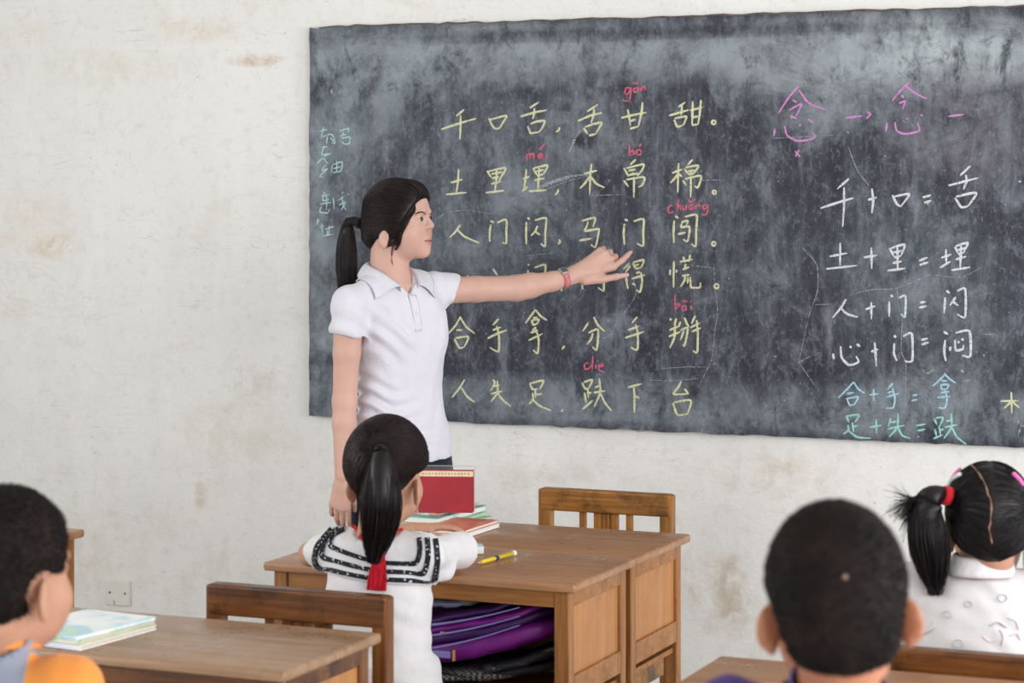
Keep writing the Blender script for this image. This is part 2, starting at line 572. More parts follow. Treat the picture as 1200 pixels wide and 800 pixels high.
def smooth_line(pts, n=5):
    pts = np.array(pts)
    if len(pts) == 2:
        t = np.linspace(0, 1, 5)[:, None]
        return pts[0] * (1 - t) + pts[1] * t
    out = []
    for i in range(len(pts) - 1):
        p0, p1, p2, p3 = pts[max(i - 1, 0)], pts[i], pts[i + 1], pts[min(i + 2, len(pts) - 1)]
        k = 0.35                                     # handwriting: rather straight runs with soft corners
        m1, m2 = (p2 - p0) * k, (p3 - p1) * k
        for t in np.linspace(0, 1, n, endpoint=False):
            h = (2 * t**3 - 3 * t**2 + 1, t**3 - 2 * t**2 + t, -2 * t**3 + 3 * t**2, t**3 - t**2)
            out.append(h[0] * p1 + h[1] * m1 + h[2] * p2 + h[3] * m2)
    out.append(pts[-1])
    return np.array(out)


def ribbon(mb, line, w, y=-0.0206, lift=0.0008):
    n = len(line)
    t = np.gradient(line, axis=0)
    t /= np.linalg.norm(t, axis=1)[:, None] + 1e-9
    nn = np.stack([-t[:, 1], t[:, 0]], 1)
    prev = None
    for i in range(n):
        f = i / (n - 1)
        ww = w * (0.75 + 0.35 * math.sin(math.pi * min(1, f * 1.15))) * (1 + rr.uniform(-.12, .12)) / 2
        if i == n - 1: ww *= 0.6
        a, b, c = line[i] + nn[i] * ww, line[i] - nn[i] * ww, line[i]
        cur = [mb.bm.verts.new((a[0], y, a[1])), mb.bm.verts.new((c[0], y - lift, c[1])), mb.bm.verts.new((b[0], y, b[1]))]
        if prev:
            mb.bm.faces.new((prev[0], prev[1], cur[1], cur[0]))
            mb.bm.faces.new((prev[1], prev[2], cur[2], cur[1]))
        prev = cur


def write(name, color, items, w=0.0072, label=None, split=False):
    if split:                                        # one part per character: strokes that overlap sideways belong together
        crop, strokes = items[0]
        sp = sorted(((min(p[0] for p in s), max(p[0] for p in s), s) for s in strokes), key=lambda q: q[0])
        out, hi = [], -1e9
        for a, b, s in sp:
            if a > hi + 2: out.append([])
            out[-1].append(s); hi = max(hi, b)
        for grp in out:
            write(name, color, [(crop, grp)], w, label)
        return
    m = MB()
    for crop, strokes in items:
        for s in strokes:
            if len(s) == 1:                          # (x, y, r): a small ring
                x, y, r = s[0]
                s = [(x + r * math.cos(a), y + r * math.sin(a)) for a in np.linspace(0, 2 * math.pi, 11)]
            ribbon(m, smooth_line([board_pt(crop, p) for p in s]), w)
    o = m.build(name, CH[color], board)
    if label: o['label'] = label
    return o


Y1 = [('A', [[(165,305),(228,255)], [(48,410),(200,360),(320,325)], [(198,300),(198,400),(192,488)]]),
      ('A', [[(420,322),(440,370),(468,405),(508,400)], [(430,335),(555,303),(530,355),(505,400)]]),
      ('A', [[(740,243),(810,197)], [(668,310),(775,278),(872,260)], [(775,245),(772,290),(762,330)], [(722,385),(740,430),(750,440),(810,432)], [(745,368),(790,350),(855,345),(835,400),(810,432)]]),
      ('A', [[(965,395),(968,412),(945,432)]]),
      ('B', [[(122,270),(205,215)], [(48,345),(140,305),(238,280)], [(175,250),(170,300),(152,360)], [(92,400),(125,448)], [(105,392),(165,370),(232,358),(210,405),(185,448)], [(135,458),(185,448)]]),
      ('B', [[(388,320),(480,298),(585,278)], [(437,255),(450,320),(458,385)], [(553,198),(545,280),(520,390)], [(460,345),(500,332)], [(455,405),(520,388)]]),
      ('B', [[(835,235),(888,198)], [(762,302),(840,280),(915,258)], [(862,225),(855,300)], [(800,335),(825,388),(868,378)], [(805,325),(895,310),(870,380)], [(925,262),(1025,238)], [(945,190),(942,300),(940,375)], [(1010,180),(1000,290),(985,375)], [(942,318),(990,308)], [(940,378),(985,370)]]),
      ('B', [[(1110,355,15)]])]
Y2 = [('C', [[(122,293),(215,268)], [(183,188),(178,280),(165,372)], [(85,385),(245,370)]]),
      ('C', [[(405,200),(440,255)], [(415,205),(548,178),(520,240),(500,275)], [(440,225),(525,210)], [(445,258),(500,250)], [(480,190),(478,260),(465,365)], [(440,303),(515,282)], [(395,372),(540,355)]]),
      ('C', [[(685,265),(738,245)], [(712,188),(705,270),(690,360)], [(680,360),(722,325)], [(765,182),(795,235)], [(770,180),(878,158),(845,228)], [(790,205),(855,192)], [(795,238),(845,228)], [(812,180),(808,260),(800,355)], [(775,275),(855,258)], [(735,360),(868,352)]]),
      ('C', [[(962,345),(955,370),(938,388)]]),
      ('D', [[(95,225),(200,198)], [(155,145),(145,240),(140,385)], [(140,245),(105,295),(62,340)], [(150,245),(190,300),(258,332)]]),
      ('D', [[(500,112),(455,155)], [(408,180),(445,245)], [(430,180),(560,150),(545,200),(510,240)], [(445,200),(500,188)], [(440,235),(520,220)], [(405,275),(445,325)], [(425,270),(565,250),(550,310),(520,328)], [(487,250),(485,410)]]),
      ('D', [[(785,218),(865,188)], [(835,140),(830,260),(828,370)], [(828,225),(800,265),(770,295)], [(838,225),(862,248)], [(945,112),(905,155)], [(878,185),(912,225)], [(890,175),(990,160),(950,225)], [(910,205),(965,195)], [(910,228),(955,220)], [(868,275),(895,315)], [(885,265),(1010,240),(985,330),(960,318)], [(932,235),(928,410)]]),
      ('D', [[(1115,368,14)]])]
Y3 = [('C', [[(195,622),(160,675),(112,722)], [(172,660),(230,715),(345,765)]]),
      ('C', [[(432,592),(460,605)], [(435,620),(425,690),(428,755)], [(485,605),(555,583),(555,680),(555,765),(525,760)]]),
      ('C', [[(722,568),(740,580)], [(712,598),(710,690),(712,775)], [(780,588),(865,570),(860,680),(858,790),(825,768)], [(800,630),(780,675),(748,708)], [(780,672),(820,702)]]),
      ('C', [[(968,735),(975,755),(960,775)]]),
      ('D', [[(80,592),(182,568),(165,640)], [(128,595),(115,640),(105,670),(205,655),(212,670),(185,795),(150,775)], [(60,745),(158,728)]]),
      ('D', [[(415,578),(440,592)], [(412,615),(405,690),(412,780)], [(485,595),(560,578),(558,680),(558,785),(510,768)]]),
      ('D', [[(810,555),(835,572)], [(800,590),(795,680),(798,765)], [(885,560),(975,545),(972,660),(968,790),(935,770)], [(860,600),(905,592),(895,630)], [(865,600),(855,640),(920,640),(905,750),(870,735)], [(830,695),(890,682)]]),
      ('D', [[(1110,770,15)]])]
Y4 = [('E', [[(100,150),(92,200)], [(140,140),(150,205),(230,215),(240,180)], [(185,150),(200,165)], [(248,152),(265,170)]]),
      ('E', [[(450,98),(488,152)], [(410,155),(412,255)], [(500,170),(560,168),(560,260),(530,250)]]),
      ('E', [[(728,62),(732,75)], [(725,110),(725,280)], [(775,92),(860,68),(852,180),(850,270),(820,260)]]),
      ('E', [[(990,250),(985,275)]]),
      ('F', [[(98,48),(110,66)], [(85,120),(82,205),(85,262)], [(140,92),(250,90),(250,200),(248,272),(205,245)]]),
      ('F', [[(450,57),(403,103)], [(457,77),(440,100),(420,127)], [(423,140),(428,200),(440,257)], [(477,53),(500,100)], [(480,50),(563,30),(540,93)], [(497,73),(527,63)], [(500,99),(537,90)], [(503,133),(537,123)], [(467,177),(573,147)], [(540,127),(550,200),(533,280),(507,263)], [(473,213),(500,227)]]),
      ('F', [[(770,105),(765,150)], [(798,38),(795,140),(795,245)], [(820,105),(815,130)], [(845,45),(945,25)], [(870,5),(888,50)], [(925,-10),(915,45)], [(865,105),(920,85)], [(890,60),(880,100)], [(860,155),(920,145)], [(885,150),(880,190),(850,240)], [(908,165),(905,215)], [(925,165),(928,215),(935,245),(1000,245),(1005,205)]]),
      ('F', [[(1132,235,17)]])]
Y5 = [('E', [[(200,470),(160,540),(100,608)], [(195,475),(240,550),(310,605)], [(165,578),(215,578)], [(150,645),(170,685),(190,718),(225,710)], [(160,640),(260,630),(225,712)]]),
      ('E', [[(495,490),(450,540)], [(450,578),(515,555)], [(410,642),(485,605),(560,578)], [(480,545),(498,620),(495,745),(425,712)]]),
      ('E', [[(785,418),(745,470),(705,525)], [(785,420),(825,470),(875,502)], [(765,485),(800,478)], [(752,500),(765,535),(790,530)], [(755,502),(810,495),(790,535)], [(790,555),(758,580)], [(745,598),(805,580)], [(730,658),(840,605)], [(785,570),(808,650),(800,758),(765,732)]]),
      ('E', [[(1012,700),(990,728)]]),
      ('F', [[(130,520),(85,588)], [(172,475),(205,540),(258,588)], [(130,600),(205,575),(195,730),(162,708)], [(165,600),(150,650),(115,692)]]),
      ('F', [[(512,475),(470,522)], [(440,578),(525,548)], [(418,638),(568,590)], [(498,535),(515,600),(512,730),(460,712)]]),
      ('F', [[(765,490),(780,500)], [(818,485),(800,540)], [(765,578),(845,545)], [(758,628),(850,590)], [(808,530),(800,640),(765,718)], [(850,510),(835,550)], [(880,478),(900,530),(918,552)], [(850,580),(905,560),(895,640),(880,700),(868,690)], [(875,585),(850,655)], [(965,465),(935,530)], [(925,560),(1000,520)], [(938,590),(1010,560)], [(975,500),(985,600),(980,750),(948,738)]])]
Y6 = [('G', [[(230,298),(185,370),(130,438)], [(205,362),(250,430),(308,475)]]),
      ('G', [[(450,300),(465,320),(435,385)], [(455,350),(505,340)], [(435,410),(525,388)], [(485,305),(485,400),(435,470)], [(485,400),(530,460),(592,508)]]),
      ('G', [[(740,330),(760,372),(800,372)], [(738,330),(845,305),(815,375)], [(780,375),(785,440)], [(785,415),(835,410)], [(760,400),(765,450),(735,488)], [(765,460),(820,505),(905,540)]]),
      ('G', [[(998,530),(985,550)]]),
      ('H', [[(80,322),(105,368),(135,365)], [(95,318),(160,300),(135,362)], [(125,370),(130,440)], [(125,405),(155,398)], [(100,400),(112,480)], [(85,528),(165,460)], [(180,360),(215,345)], [(170,400),(262,385)], [(215,290),(222,400),(175,510)], [(222,400),(260,480),(310,542)]]),
      ('H', [[(440,358),(548,330)], [(485,358),(490,450),(488,560)], [(500,428),(530,445)]]),
      ('H', [[(855,312),(830,360),(795,412),(910,408)], [(880,370),(915,412)], [(790,478),(825,572),(905,565)], [(800,475),(930,460),(905,565)]])]
for y in (Y1, Y2, Y3, Y4, Y5, Y6):
    for item in y:                                   # every character a part of its own
        write('chalk_character', 'yellow', [item], 0.0062, 'pale yellow chalk')
PIN = [('gan', 'B', [[(455,85),(425,88),(415,125),(440,135),(460,95),(462,85),(460,140),(448,185),(425,190),(395,178)], [(515,85),(485,95),(488,120),(515,110),(520,85),(525,115)], [(478,52),(520,45)], [(540,80),(545,112)], [(542,92),(568,75),(575,105)]]),
       ('bo', 'B', [[(450,530),(450,615)], [(450,600),(475,575),(485,600),(455,615)], [(525,590,20)], [(525,548),(548,520)]]),
       ('mei', 'A', [[(715,660),(715,605)], [(715,615),(740,598),(740,640)], [(740,615),(768,598),(772,640)], [(805,625),(835,615),(825,600),(805,615),(810,638),(840,632)], [(868,605),(870,638)], [(810,570),(860,520)]]),
       ('chuang', 'D', [[(785,470),(760,480),(752,515),(768,530),(795,518)], [(835,420),(820,515)], [(822,490),(845,470),(850,512)], [(865,470),(868,505),(890,500)], [(892,468),(895,508)], [(945,465),(918,475),(920,500),(942,492),(945,465),(952,500)], [(912,425),(928,445),(968,420)], [(968,468),(968,500)], [(970,478),(995,465),(1000,498)], [(1050,465),(1025,478),(1028,500),(1052,488),(1062,465),(1060,520),(1045,545),(1015,540)]]),
       ('bai', 'F', [[(805,305),(808,425)], [(810,380),(845,375),(812,415)], [(885,385),(862,395),(868,425),(890,410),(890,385),(895,425)], [(868,358),(905,352)], [(930,385),(935,425)], [(928,353),(933,363)]]),
       ('die', 'H', [[(130,165),(100,180),(105,215),(135,210),(160,175)], [(165,115),(160,215)], [(188,180),(188,215)], [(200,150),(205,158)], [(210,200),(245,188),(235,172),(212,190),(215,225),(260,240)]])]
for nm, cr, st in PIN:
    write('chalk_spelling', 'red', [(cr, st)], 0.0052, 'red chalk spelling ' + nm)
for item in [('I', [[(205,90),(150,155),(98,235)], [(205,112),(255,180),(345,215)], [(172,165),(195,178)], [(155,218),(218,185),(190,250)], [(162,250),(195,262)], [(80,315),(75,355)], [(130,300),(145,350),(200,378),(265,370),(290,355),(275,335)], [(208,292),(215,300)], [(255,265),(280,285)], [(185,430),(212,462)], [(205,425),(188,460)]]),
    ('I', [[(450,258),(535,248)], [(560,225),(578,240),(555,262)]]),
    ('I', [[(778,72),(730,120),(690,170)], [(755,88),(810,130),(870,158)], [(740,140),(750,155)], [(728,182),(758,172),(745,215)], [(665,285),(658,328)], [(705,280),(715,325),(760,342),(832,325),(822,285)], [(765,260),(770,265)], [(840,240),(850,250)]]),
    ('I', [[(985,250),(1065,240)]])]:
    write('chalk_character', 'pink', [item], 0.0054, 'pink chalk')
write('chalk_character', 'white', [('I', [[(465,575),(405,628)], [(318,728),(420,695),(490,675)], [(440,620),(440,720),(433,825)], [(565,685),(612,672)], [(585,625),(592,690),(585,755)], [(692,660),(715,705),(735,720)], [(700,668),(780,655),(735,720)], [(850,672),(895,660)], [(858,700),(895,688)], [(1098,508),(1045,558)], [(985,610),(1140,570)], [(1075,555),(1078,590),(1062,630)], [(1018,672),(1050,722),(1085,718)], [(1025,668),(1130,648),(1085,718)]])], 0.0062, 'white chalk', True)
write('chalk_character', 'white', [('J', [[(62,152),(165,132)], [(123,72),(122,205)], [(42,225),(222,205)], [(262,158),(340,145)], [(305,100),(308,225)], [(410,100),(440,155)], [(420,105),(500,82),(480,145)], [(435,128),(490,118)], [(440,158),(480,148)], [(458,95),(460,230)], [(430,192),(485,180)], [(400,235),(505,222)], [(585,178),(635,158)], [(588,202),(640,185)], [(715,160),(775,140)], [(742,110),(745,190)], [(708,218),(770,180)], [(795,95),(815,135)], [(800,92),(870,72),(845,130)], [(812,115),(860,100)], [(815,140),(845,130)], [(832,85),(825,225)], [(800,170),(862,152)], [(775,232),(885,215)]])], 0.0062, 'white chalk', True)
write('chalk_character', 'white', [('J', [[(158,402),(125,455),(78,512)], [(125,452),(165,490),(228,507)], [(272,462),(330,442)], [(305,420),(305,520)], [(418,380),(435,388)], [(410,415),(410,505)], [(468,395),(505,385),(502,505),(480,488)], [(590,422),(625,418)], [(585,452),(630,442)], [(745,352),(765,368)], [(738,392),(732,485)], [(810,355),(855,343),(855,505),(808,490)], [(800,390),(765,440)], [(785,418),(815,440)]])], 0.006, 'white chalk', True)
write('chalk_character', 'white', [('J', [[(82,720),(85,755)], [(125,678),(132,745),(175,788),(230,770),(215,735)], [(180,675),(188,690)], [(220,665),(240,680)], [(305,710),(345,695)], [(325,655),(335,795)], [(438,615),(450,628)], [(440,660),(438,720),(455,765)], [(492,620),(542,605),(545,760),(500,765)], [(598,642),(635,632)], [(600,668),(642,655)], [(728,592),(755,608)], [(738,640),(732,710),(742,765)], [(800,600),(880,590),(885,735),(838,730)], [(770,680),(765,705)], [(795,640),(800,700),(840,695),(845,670)], [(812,650),(820,660)], [(835,632),(845,645)]])], 0.0064, 'white chalk', True)
write('chalk_character', 'blue', [('K', [[(160,142),(115,190),(65,240)], [(160,145),(185,185),(225,212)], [(118,215),(160,208)], [(115,240),(135,285),(165,280)], [(120,245),(185,235),(160,285)], [(255,222),(312,215)], [(280,185),(280,258)], [(398,150),(365,190)], [(365,210),(405,200)], [(360,235),(438,212)], [(395,180),(410,240),(400,300),(358,302)], [(520,225),(550,221)], [(512,258),(547,250)], [(720,90),(685,130),(640,170)], [(715,95),(745,125),(782,150)], [(695,135),(730,138)], [(690,165),(700,190),(725,185)], [(690,160),(738,160),(725,190)], [(690,210),(745,200)], [(672,238),(750,232)], [(718,195),(728,250),(715,302),(675,300)]])], 0.0052, 'pale blue chalk', True)
write('chalk_character', 'green', [('K', [[(112,352),(130,388)], [(115,352),(190,345),(165,390)], [(150,390),(158,450)], [(155,418),(185,408)], [(125,405),(125,440),(95,462)], [(125,440),(180,480),(265,487)], [(258,420),(330,408)], [(295,370),(298,458)], [(385,365),(370,415)], [(385,392),(440,380)], [(368,430),(470,408)], [(428,335),(425,420),(375,478)], [(425,415),(455,470),(505,488)], [(540,410),(600,400)], [(545,442),(598,432)], [(650,368),(668,405)], [(660,365),(705,360),(685,410)], [(680,410),(690,470)], [(685,440),(710,430)], [(655,432),(665,475)], [(645,490),(705,465)], [(725,385),(755,375)], [(715,420),(790,405)], [(755,335),(755,420),(710,488)], [(755,415),(790,480),(848,525)]])], 0.0054, 'mint green chalk', True)
write('chalk_character', 'yellow', [('K', [[(1058,260),(1165,258)], [(1122,205),(1125,335)], [(1122,262),(1078,305)], [(1130,265),(1172,302)]])], 0.005, 'small yellow chalk tree character at the right')
write('chalk_mark', 'scratch', [('K', [[(1185,400),(1165,465)], [(1165,375),(1160,400)], [(1180,395),(1200,420)], [(580,70),(605,92),(650,65)], [(830,140),(880,130)]])], 0.005, 'half wiped pale chalk mark')
write('chalk_list', 'faint', [('L', [[(110,150),(150,140)], [(130,130),(115,190)], [(125,180),(170,165),(190,200)], [(150,175),(145,215)], [(165,185),(190,210),(170,210)],
    [(210,150),(260,135),(255,155)], [(235,150),(225,185),(265,180),(262,215),(235,215),(225,200)], [(215,175),(250,165)],
    [(120,235),(150,230)], [(135,225),(120,270),(160,265)], [(130,280),(170,265)], [(95,320),(125,290),(150,320)],
    [(140,325),(120,355),(150,345),(108,385),(130,388)], [(175,325),(170,365)], [(175,325),(225,310),(220,355),(180,365)], [(198,300),(198,365)], [(178,345),(222,335)],
    [(115,490),(160,478)], [(135,465),(125,510),(160,505)], [(110,530),(170,520)], [(145,480),(145,560)], [(120,540),(110,570),(150,575),(160,555)],
    [(180,495),(185,555)], [(205,510),(235,490)], [(210,535),(245,515)], [(225,490),(235,540),(248,560)], [(245,520),(222,560)], [(226,468),(231,472)], [(258,476),(262,480)],
    [(100,600),(95,640)], [(95,620),(110,615)], [(120,630),(125,700)], [(110,650),(135,640)], [(140,660),(185,645)], [(160,640),(158,690)], [(130,695),(180,685)], [(150,665),(150,690)]])], 0.0042, 'faint cyan chalk list down the left end')
write('chalk_scratch', 'scratch', [('R', [[(837,309),(838,335),(841,365),(838,385),(834,420),(825,440),(818,455)], [(795,309),(820,312),(837,314)], [(996,346),(1008,342),(1026,339),(1050,338),(1080,326),(1092,322),(1126,325),(1150,313)],
    [(1051,338),(1053,360),(1057,380),(1056,410),(1062,430),(1060,470)], [(940,290),(957,310),(958,340),(948,370),(936,425)], [(936,424),(962,412)], [(936,424),(955,452)], [(955,357),(975,356)],
    [(510,258),(522,250),(545,246),(580,251)], [(640,222),(665,212),(695,205)], [(690,229),(730,228)], [(820,211),(850,211)], [(765,433),(800,430),(830,430)], [(760,445),(790,446),(820,443)], [(905,162),(985,158)], [(994,172),(1005,200),(1022,222)],
    [(1150,391),(1165,392)], [(740,320),(745,345),(729,370)], [(700,398),(716,392),(724,372)], [(615,300),(650,296)]])], 0.0022, 'thin pale cracks and scratches')
write('chalk_wipe', 'scratch', [('R', [[(628,222),(648,214),(668,208)], [(630,220),(655,210)], [(640,215),(662,208),(690,204)], [(668,176),(675,160),(682,152)], [(667,178),(672,168)]])], 0.007, 'wiped chalk smear')

# ------------------------------------------------------------------ desks
DW, DD, DH = 0.755, 0.385, 0.75


def make_desk(loc, label, top='wood_top', dark=False, w=DW, d=DD):
    r = empty('school_desk', loc)
    tag(r, label, 'desk', 'wooden school desks')
    px_, pz_ = ('wood_olddark_x', 'wood_olddark_z') if dark else ('wood_x', 'wood_z')
    hw, hd = w / 2, d / 2
    m = MB(); m.box((-hw, -hd, DH - .020), (hw, hd, DH), 0.006, 3); m.build('tabletop', M[top], r, True)
    lx, ly, ls = hw - .02, hd - .015, .034
    for sx in (-1, 1):
        for sy in (-1, 1):
            x0, y0 = (lx - ls if sx > 0 else -lx), (ly - ls if sy > 0 else -ly)
            m = MB(); m.box((x0, y0, 0), (x0 + ls, y0 + ls, DH - .020), 0.003); m.build('leg', M[pz_], r)
    m = MB(); m.box((-lx + ls, -ly + .004, DH - .056), (lx - ls, -ly + .026, DH - .020), 0.002); m.build('front_rail', M[px_], r)
    m = MB(); m.box((-lx + ls, -ly + .004, .455), (lx - ls, -ly + .026, .478), 0.002); m.build('front_rail', M[px_], r)
    for sx in (-1, 1):
        xa = lx - .022 if sx > 0 else -lx + .008
        m = MB(); m.box((xa, -ly + ls, .52), (xa + .014, ly - ls, DH - .020)); p = m.build('side_panel', M['wood_panel'], r)
        xb = lx - .020 if sx > 0 else -lx
        for za, zb in ((.495, .545), (DH - .055, DH - .020)):
            m = MB(); m.box((xb, -ly + ls, za), (xb + .020, ly - ls, zb), 0.002); m.build('side_rail', M[px_], p)
        m = MB(); m.box((xb + .002, -ly + ls, .12), (xb + .018, ly - ls, .15), 0.002); m.build('stretcher', M[px_], r)
    m = MB(); m.box((-lx + ls, ly - .022, .46), (lx - ls, ly - .010, DH - .020)); m.build('back_panel', M['wood_panel'], r)
    m = MB(); m.box((-lx + .01, -ly + .027, .468), (lx - .01, ly - .01, .480)); m.build('shelf', M[px_], r)
    return r


DX = -2.167
make_desk((DX, -1.400, 0), 'front school desk with folded-arm girl behind it and purple bag in its shelf')
make_desk((DX, -1.012, 0), 'school desk pushed against the far side of the desk with the pen', d=.385)
make_desk((-3.19 - DW / 2, -1.33 - DD / 2, 0), 'school desk by the wall at far left, only its right end showing behind the boy')
make_desk((-1.935 - DW / 2, -2.415, 0), 'school desk at lower left with worn greyish top carrying the picture books', 'wood_greytop', True)
make_desk((-1.28 + DW / 2, -2.365, 0), 'school desk at lower right between the crew-cut boy and the girl with bunches')


# ------------------------------------------------------------------ chairs
def make_chair(loc, rz, label, dark=False, w=.40, back=.80, splats=True):
    r = empty('wooden_chair', loc, rz)                   # origin on the floor under the seat; back at -y
    tag(r, label, 'chair', 'wooden school chairs')
    cx, cz = ('wood_olddark_x', 'wood_olddark_z') if dark else ('wood_chair_x', 'wood_chair_z')
    hw, ps = w / 2, .034
    by = -.19                                            # outer face of the back posts
    m = MB(); m.box((-hw + .005, by + .03, .405), (hw - .005, .19, .425), 0.006, 3); m.build('seat', M[cx], r)
    for sx in (-1, 1):
        x0 = hw - ps if sx > 0 else -hw
        m = MB(); m.box((x0, .145, 0), (x0 + ps, .145 + ps, .405), 0.003); m.build('leg', M[cz], r)
        m = MB(); m.box((x0, by, 0), (x0 + ps, by + ps, back - .002), 0.004); m.build('back_post', M[cz], r)
        m = MB(); m.box((x0 + .008, by + ps, .345), (x0 + ps - .008, .145, .403), 0.002); m.build('apron', M[cx], r)
        m = MB(); m.box((x0 + .008, by + ps, .16), (x0 + ps - .008, .145, .19), 0.002); m.build('stretcher', M[cx], r)
    m = MB(); m.box((-hw + ps, .150, .345), (hw - ps, .172, .403), 0.002); m.build('apron', M[cx], r)
    m = MB(); m.box((-hw + ps, by + .006, .2), (hw - ps, by + .028, .23), 0.002); m.build('stretcher', M[cx], r)
    rh = .062 if dark else .058
    m = MB(); m.box((-hw + .004, by - .002, back - rh), (hw - .004, by + ps + .002, back), 0.006, 3); m.build('top_rail', M[cx], r)
    m = MB(); m.box((-hw + ps, by + .006, .50), (hw - ps, by + .028, .54), 0.002); m.build('lower_rail', M[cx], r)
    if splats:
        m = MB()
        for k in (-1, 0, 1):
            m.box((k * .0235 - .0105, by + .008, .54), (k * .0235 + .0105, by + .024, back - .056), 0.004)
        m.box((-.03, by + .012, .54), (.03, by + .021, back - .056))
        m.build('splat', M[cz], r)
        for sx in (-1, 1):
            m = MB(); m.box((sx * .065 - .009, by + .010, .54), (sx * .065 + .009, by + .024, back - .056), 0.003); m.build('slat', M[cz], r)
    return r


make_chair((-2.1255, -.495 - .19, 0), math.pi, 'light brown wooden chair standing at the plaster wall, its back facing the class', w=.372)
make_chair((-2.170, -2.135 + .19, 0), 0, 'dark stained wooden chair with the girl in the sailor collar on it', True, w=.405)
make_chair((-.793, -2.105 + .19, 0), 0, 'dark stained wooden chair under the girl with two bunches', True, w=.385, back=.775)


# ------------------------------------------------------------------ books, pen, eraser, bags
M['paper'] = simple('page_edges', '#e9e6dd', 0.8, 0.2, 0.06, 300)
M['paper_old'] = simple('page_edges_old', '#c9bfae', 0.8, 0.2, 0.1, 200)


def cover(name, stops, scale=6, rough=0.35, seed=0.0):
    t = NT(name)
    n = t.noise(scale, 3, 0.5, 0.3, t.coord((1, 1, 1), (seed, seed * 2, 0)))
    t.set(t.ramp(n, [(p, srgb(c)) for p, c in stops]), rough, 0.45)
    return t.m


def book(loc, rz, size, cov, page='paper', label='', group=None, name='book', tilt=0.0, cat='book', spine=True, roll=0.0):
    """a closed book lying down: origin bottom centre; spine along -x side, cover of its own, page block a part"""
    w, d, h = size
    r = empty(name, loc, rz)
    r.rotation_euler = (roll, tilt, rz)
    tag(r, label, cat, group)
    c = 0.0016 if h < .02 else .0022
    m = MB()
    m.box((-w / 2, -d / 2, 0), (w / 2, d / 2, c), .0006, 1)
    m.box((-w / 2, -d / 2, h - c), (w / 2, d / 2, h), .0006, 1)
    if spine: m.box((-w / 2, -d / 2, c * .5), (-w / 2 + c, d / 2, h - c * .5), .0006, 1)
    m.build('cover', cov, r)
    m = MB()
    m.box((-w / 2 + c, -d / 2 + .002, c), (w / 2 - .002, d / 2 - .002, h - c))
    m.build('pages', M[page], r)
    return r


def flat_at(corner_uv, z):
    return [Pz(u, v, z) for u, v in corner_uv]


# books on the front desk
T = DH + .0008
cA = cover('cover_grey_orange', [(0.35, '#f0efe9'), (0.5, '#e9e7e0'), (0.56, '#e0785a'), (0.66, '#4f9a96')], 9, .35, 1)
cB = cover('cover_green', [(0.35, '#8cc89a'), (0.5, '#b7dcae'), (0.6, '#56a06c')], 12, .35, 2)
cC = cover('cover_coral', [(0.35, '#c96a56'), (0.5, '#d88a70'), (0.62, '#b8503f')], 9, .35, 3)
cD = cover('cover_white_blue', [(0.4, '#f2f2f2'), (0.6, '#dfe3f2')], 7, .35, 4)
cE = cover('cover_teal', [(0.4, '#57a8a6'), (0.6, '#8fd3d2')], 9, .35, 5)
cF = cover('cover_pale_green', [(0.35, '#cfe6c0'), (0.5, '#a8cf9e'), (0.6, '#f1eedd')], 11, .4, 6)

tag_grp = 'books on the front desk'
def corner_book(near, right, h0, depth, h, cv, page, label, sp=False):
    """a book whose near corner and right-hand corner (both on its underside) were measured"""
    a_, b_ = Pz(*near, T + h0), Pz(*right, T + h0)
    d_ = b_ - a_; w_ = math.hypot(d_[0], d_[1]); an = math.atan2(d_[1], d_[0])
    c_ = a_ + d_ / 2 + np.array([-math.sin(an), math.cos(an), 0]) * depth / 2
    return book((c_[0], c_[1], T + h0), an, (w_, depth, h), cv, page, label, tag_grp, spine=sp)


corner_book((527, 623), (577, 607.5), 0, .20, .0065, cB, 'paper', 'thin green covered booklet lowest in the messy pile on the front desk')
corner_book((522, 618), (571, 602.5), .0070, .19, .0050, cF, 'paper', 'pale green booklet second from the bottom of the messy pile')
corner_book((513.5, 614.5), (570, 598.5), .0125, .165, .0150, cE, 'paper', 'thick book with teal edge and white pages high in the messy pile')
corner_book((513, 604.5), (566, 590.5), .0280, .155, .0050, cA, 'paper_old', 'white and orange covered booklet topmost of the flat pile under the red book')
corner_book((541, 632), (586, 617.5), 0, .12, .0105, cD, 'paper', 'white exercise book under the coral one, right of the messy pile')
corner_book((540.5, 626.5), (584, 612.5), .0108, .115, .0080, cC, 'paper', 'coral covered exercise book lying on the white one')

# upright red book in a clear sleeve
M['red_cloth'] = simple('red_book_cloth', '#9c1426', 0.7, 0.12, 0.18, 40)
M['cream_band'] = simple('cream_band', '#e2cfae', 0.6, 0.3, 0.1, 60)
M['gold_print'] = simple('brown_print', '#a5835a', 0.6, 0.3, 0.1, 60)
clear = NT('clear_plastic')
clear.b.inputs['Base Color'].default_value = (0.9, 0.92, 0.93, 1)
clear.b.inputs['Roughness'].default_value = 0.15
clear.b.inputs['Alpha'].default_value = 0.018
clear.b.inputs['Specular IOR Level'].default_value = 0.05
M['clear'] = clear.m
a, b = Pz(488, 597, .792), Pz(552.5, 597, .792)
w_ = math.hypot(b[0] - a[0], b[1] - a[1])
red = empty('hardback_book', ((a[0] + b[0]) / 2, (a[1] + b[1]) / 2 + .014, T + .0335), YAW * .85)
tag(red, 'red hardback book with cream top band standing upright on the pile on the front desk', 'book', tag_grp)
hh_ = .104
m = MB()
m.box((-w_ / 2, -.014, 0), (w_ / 2, -.011, hh_ - .014), .001); m.box((-w_ / 2, .011, 0), (w_ / 2, .014, hh_), .001); m.box((-w_ / 2, -.013, 0), (-w_ / 2 + .003, .013, hh_), .001)
m.build('cover', M['red_cloth'], red)
m = MB(); m.box((-w_ / 2, -.0142, hh_ - .014), (w_ / 2, -.011, hh_ - .0005), .0006); bnd = m.build('title_band', M['cream_band'], red); bnd['label'] = 'cream band along the top'
m = MB()
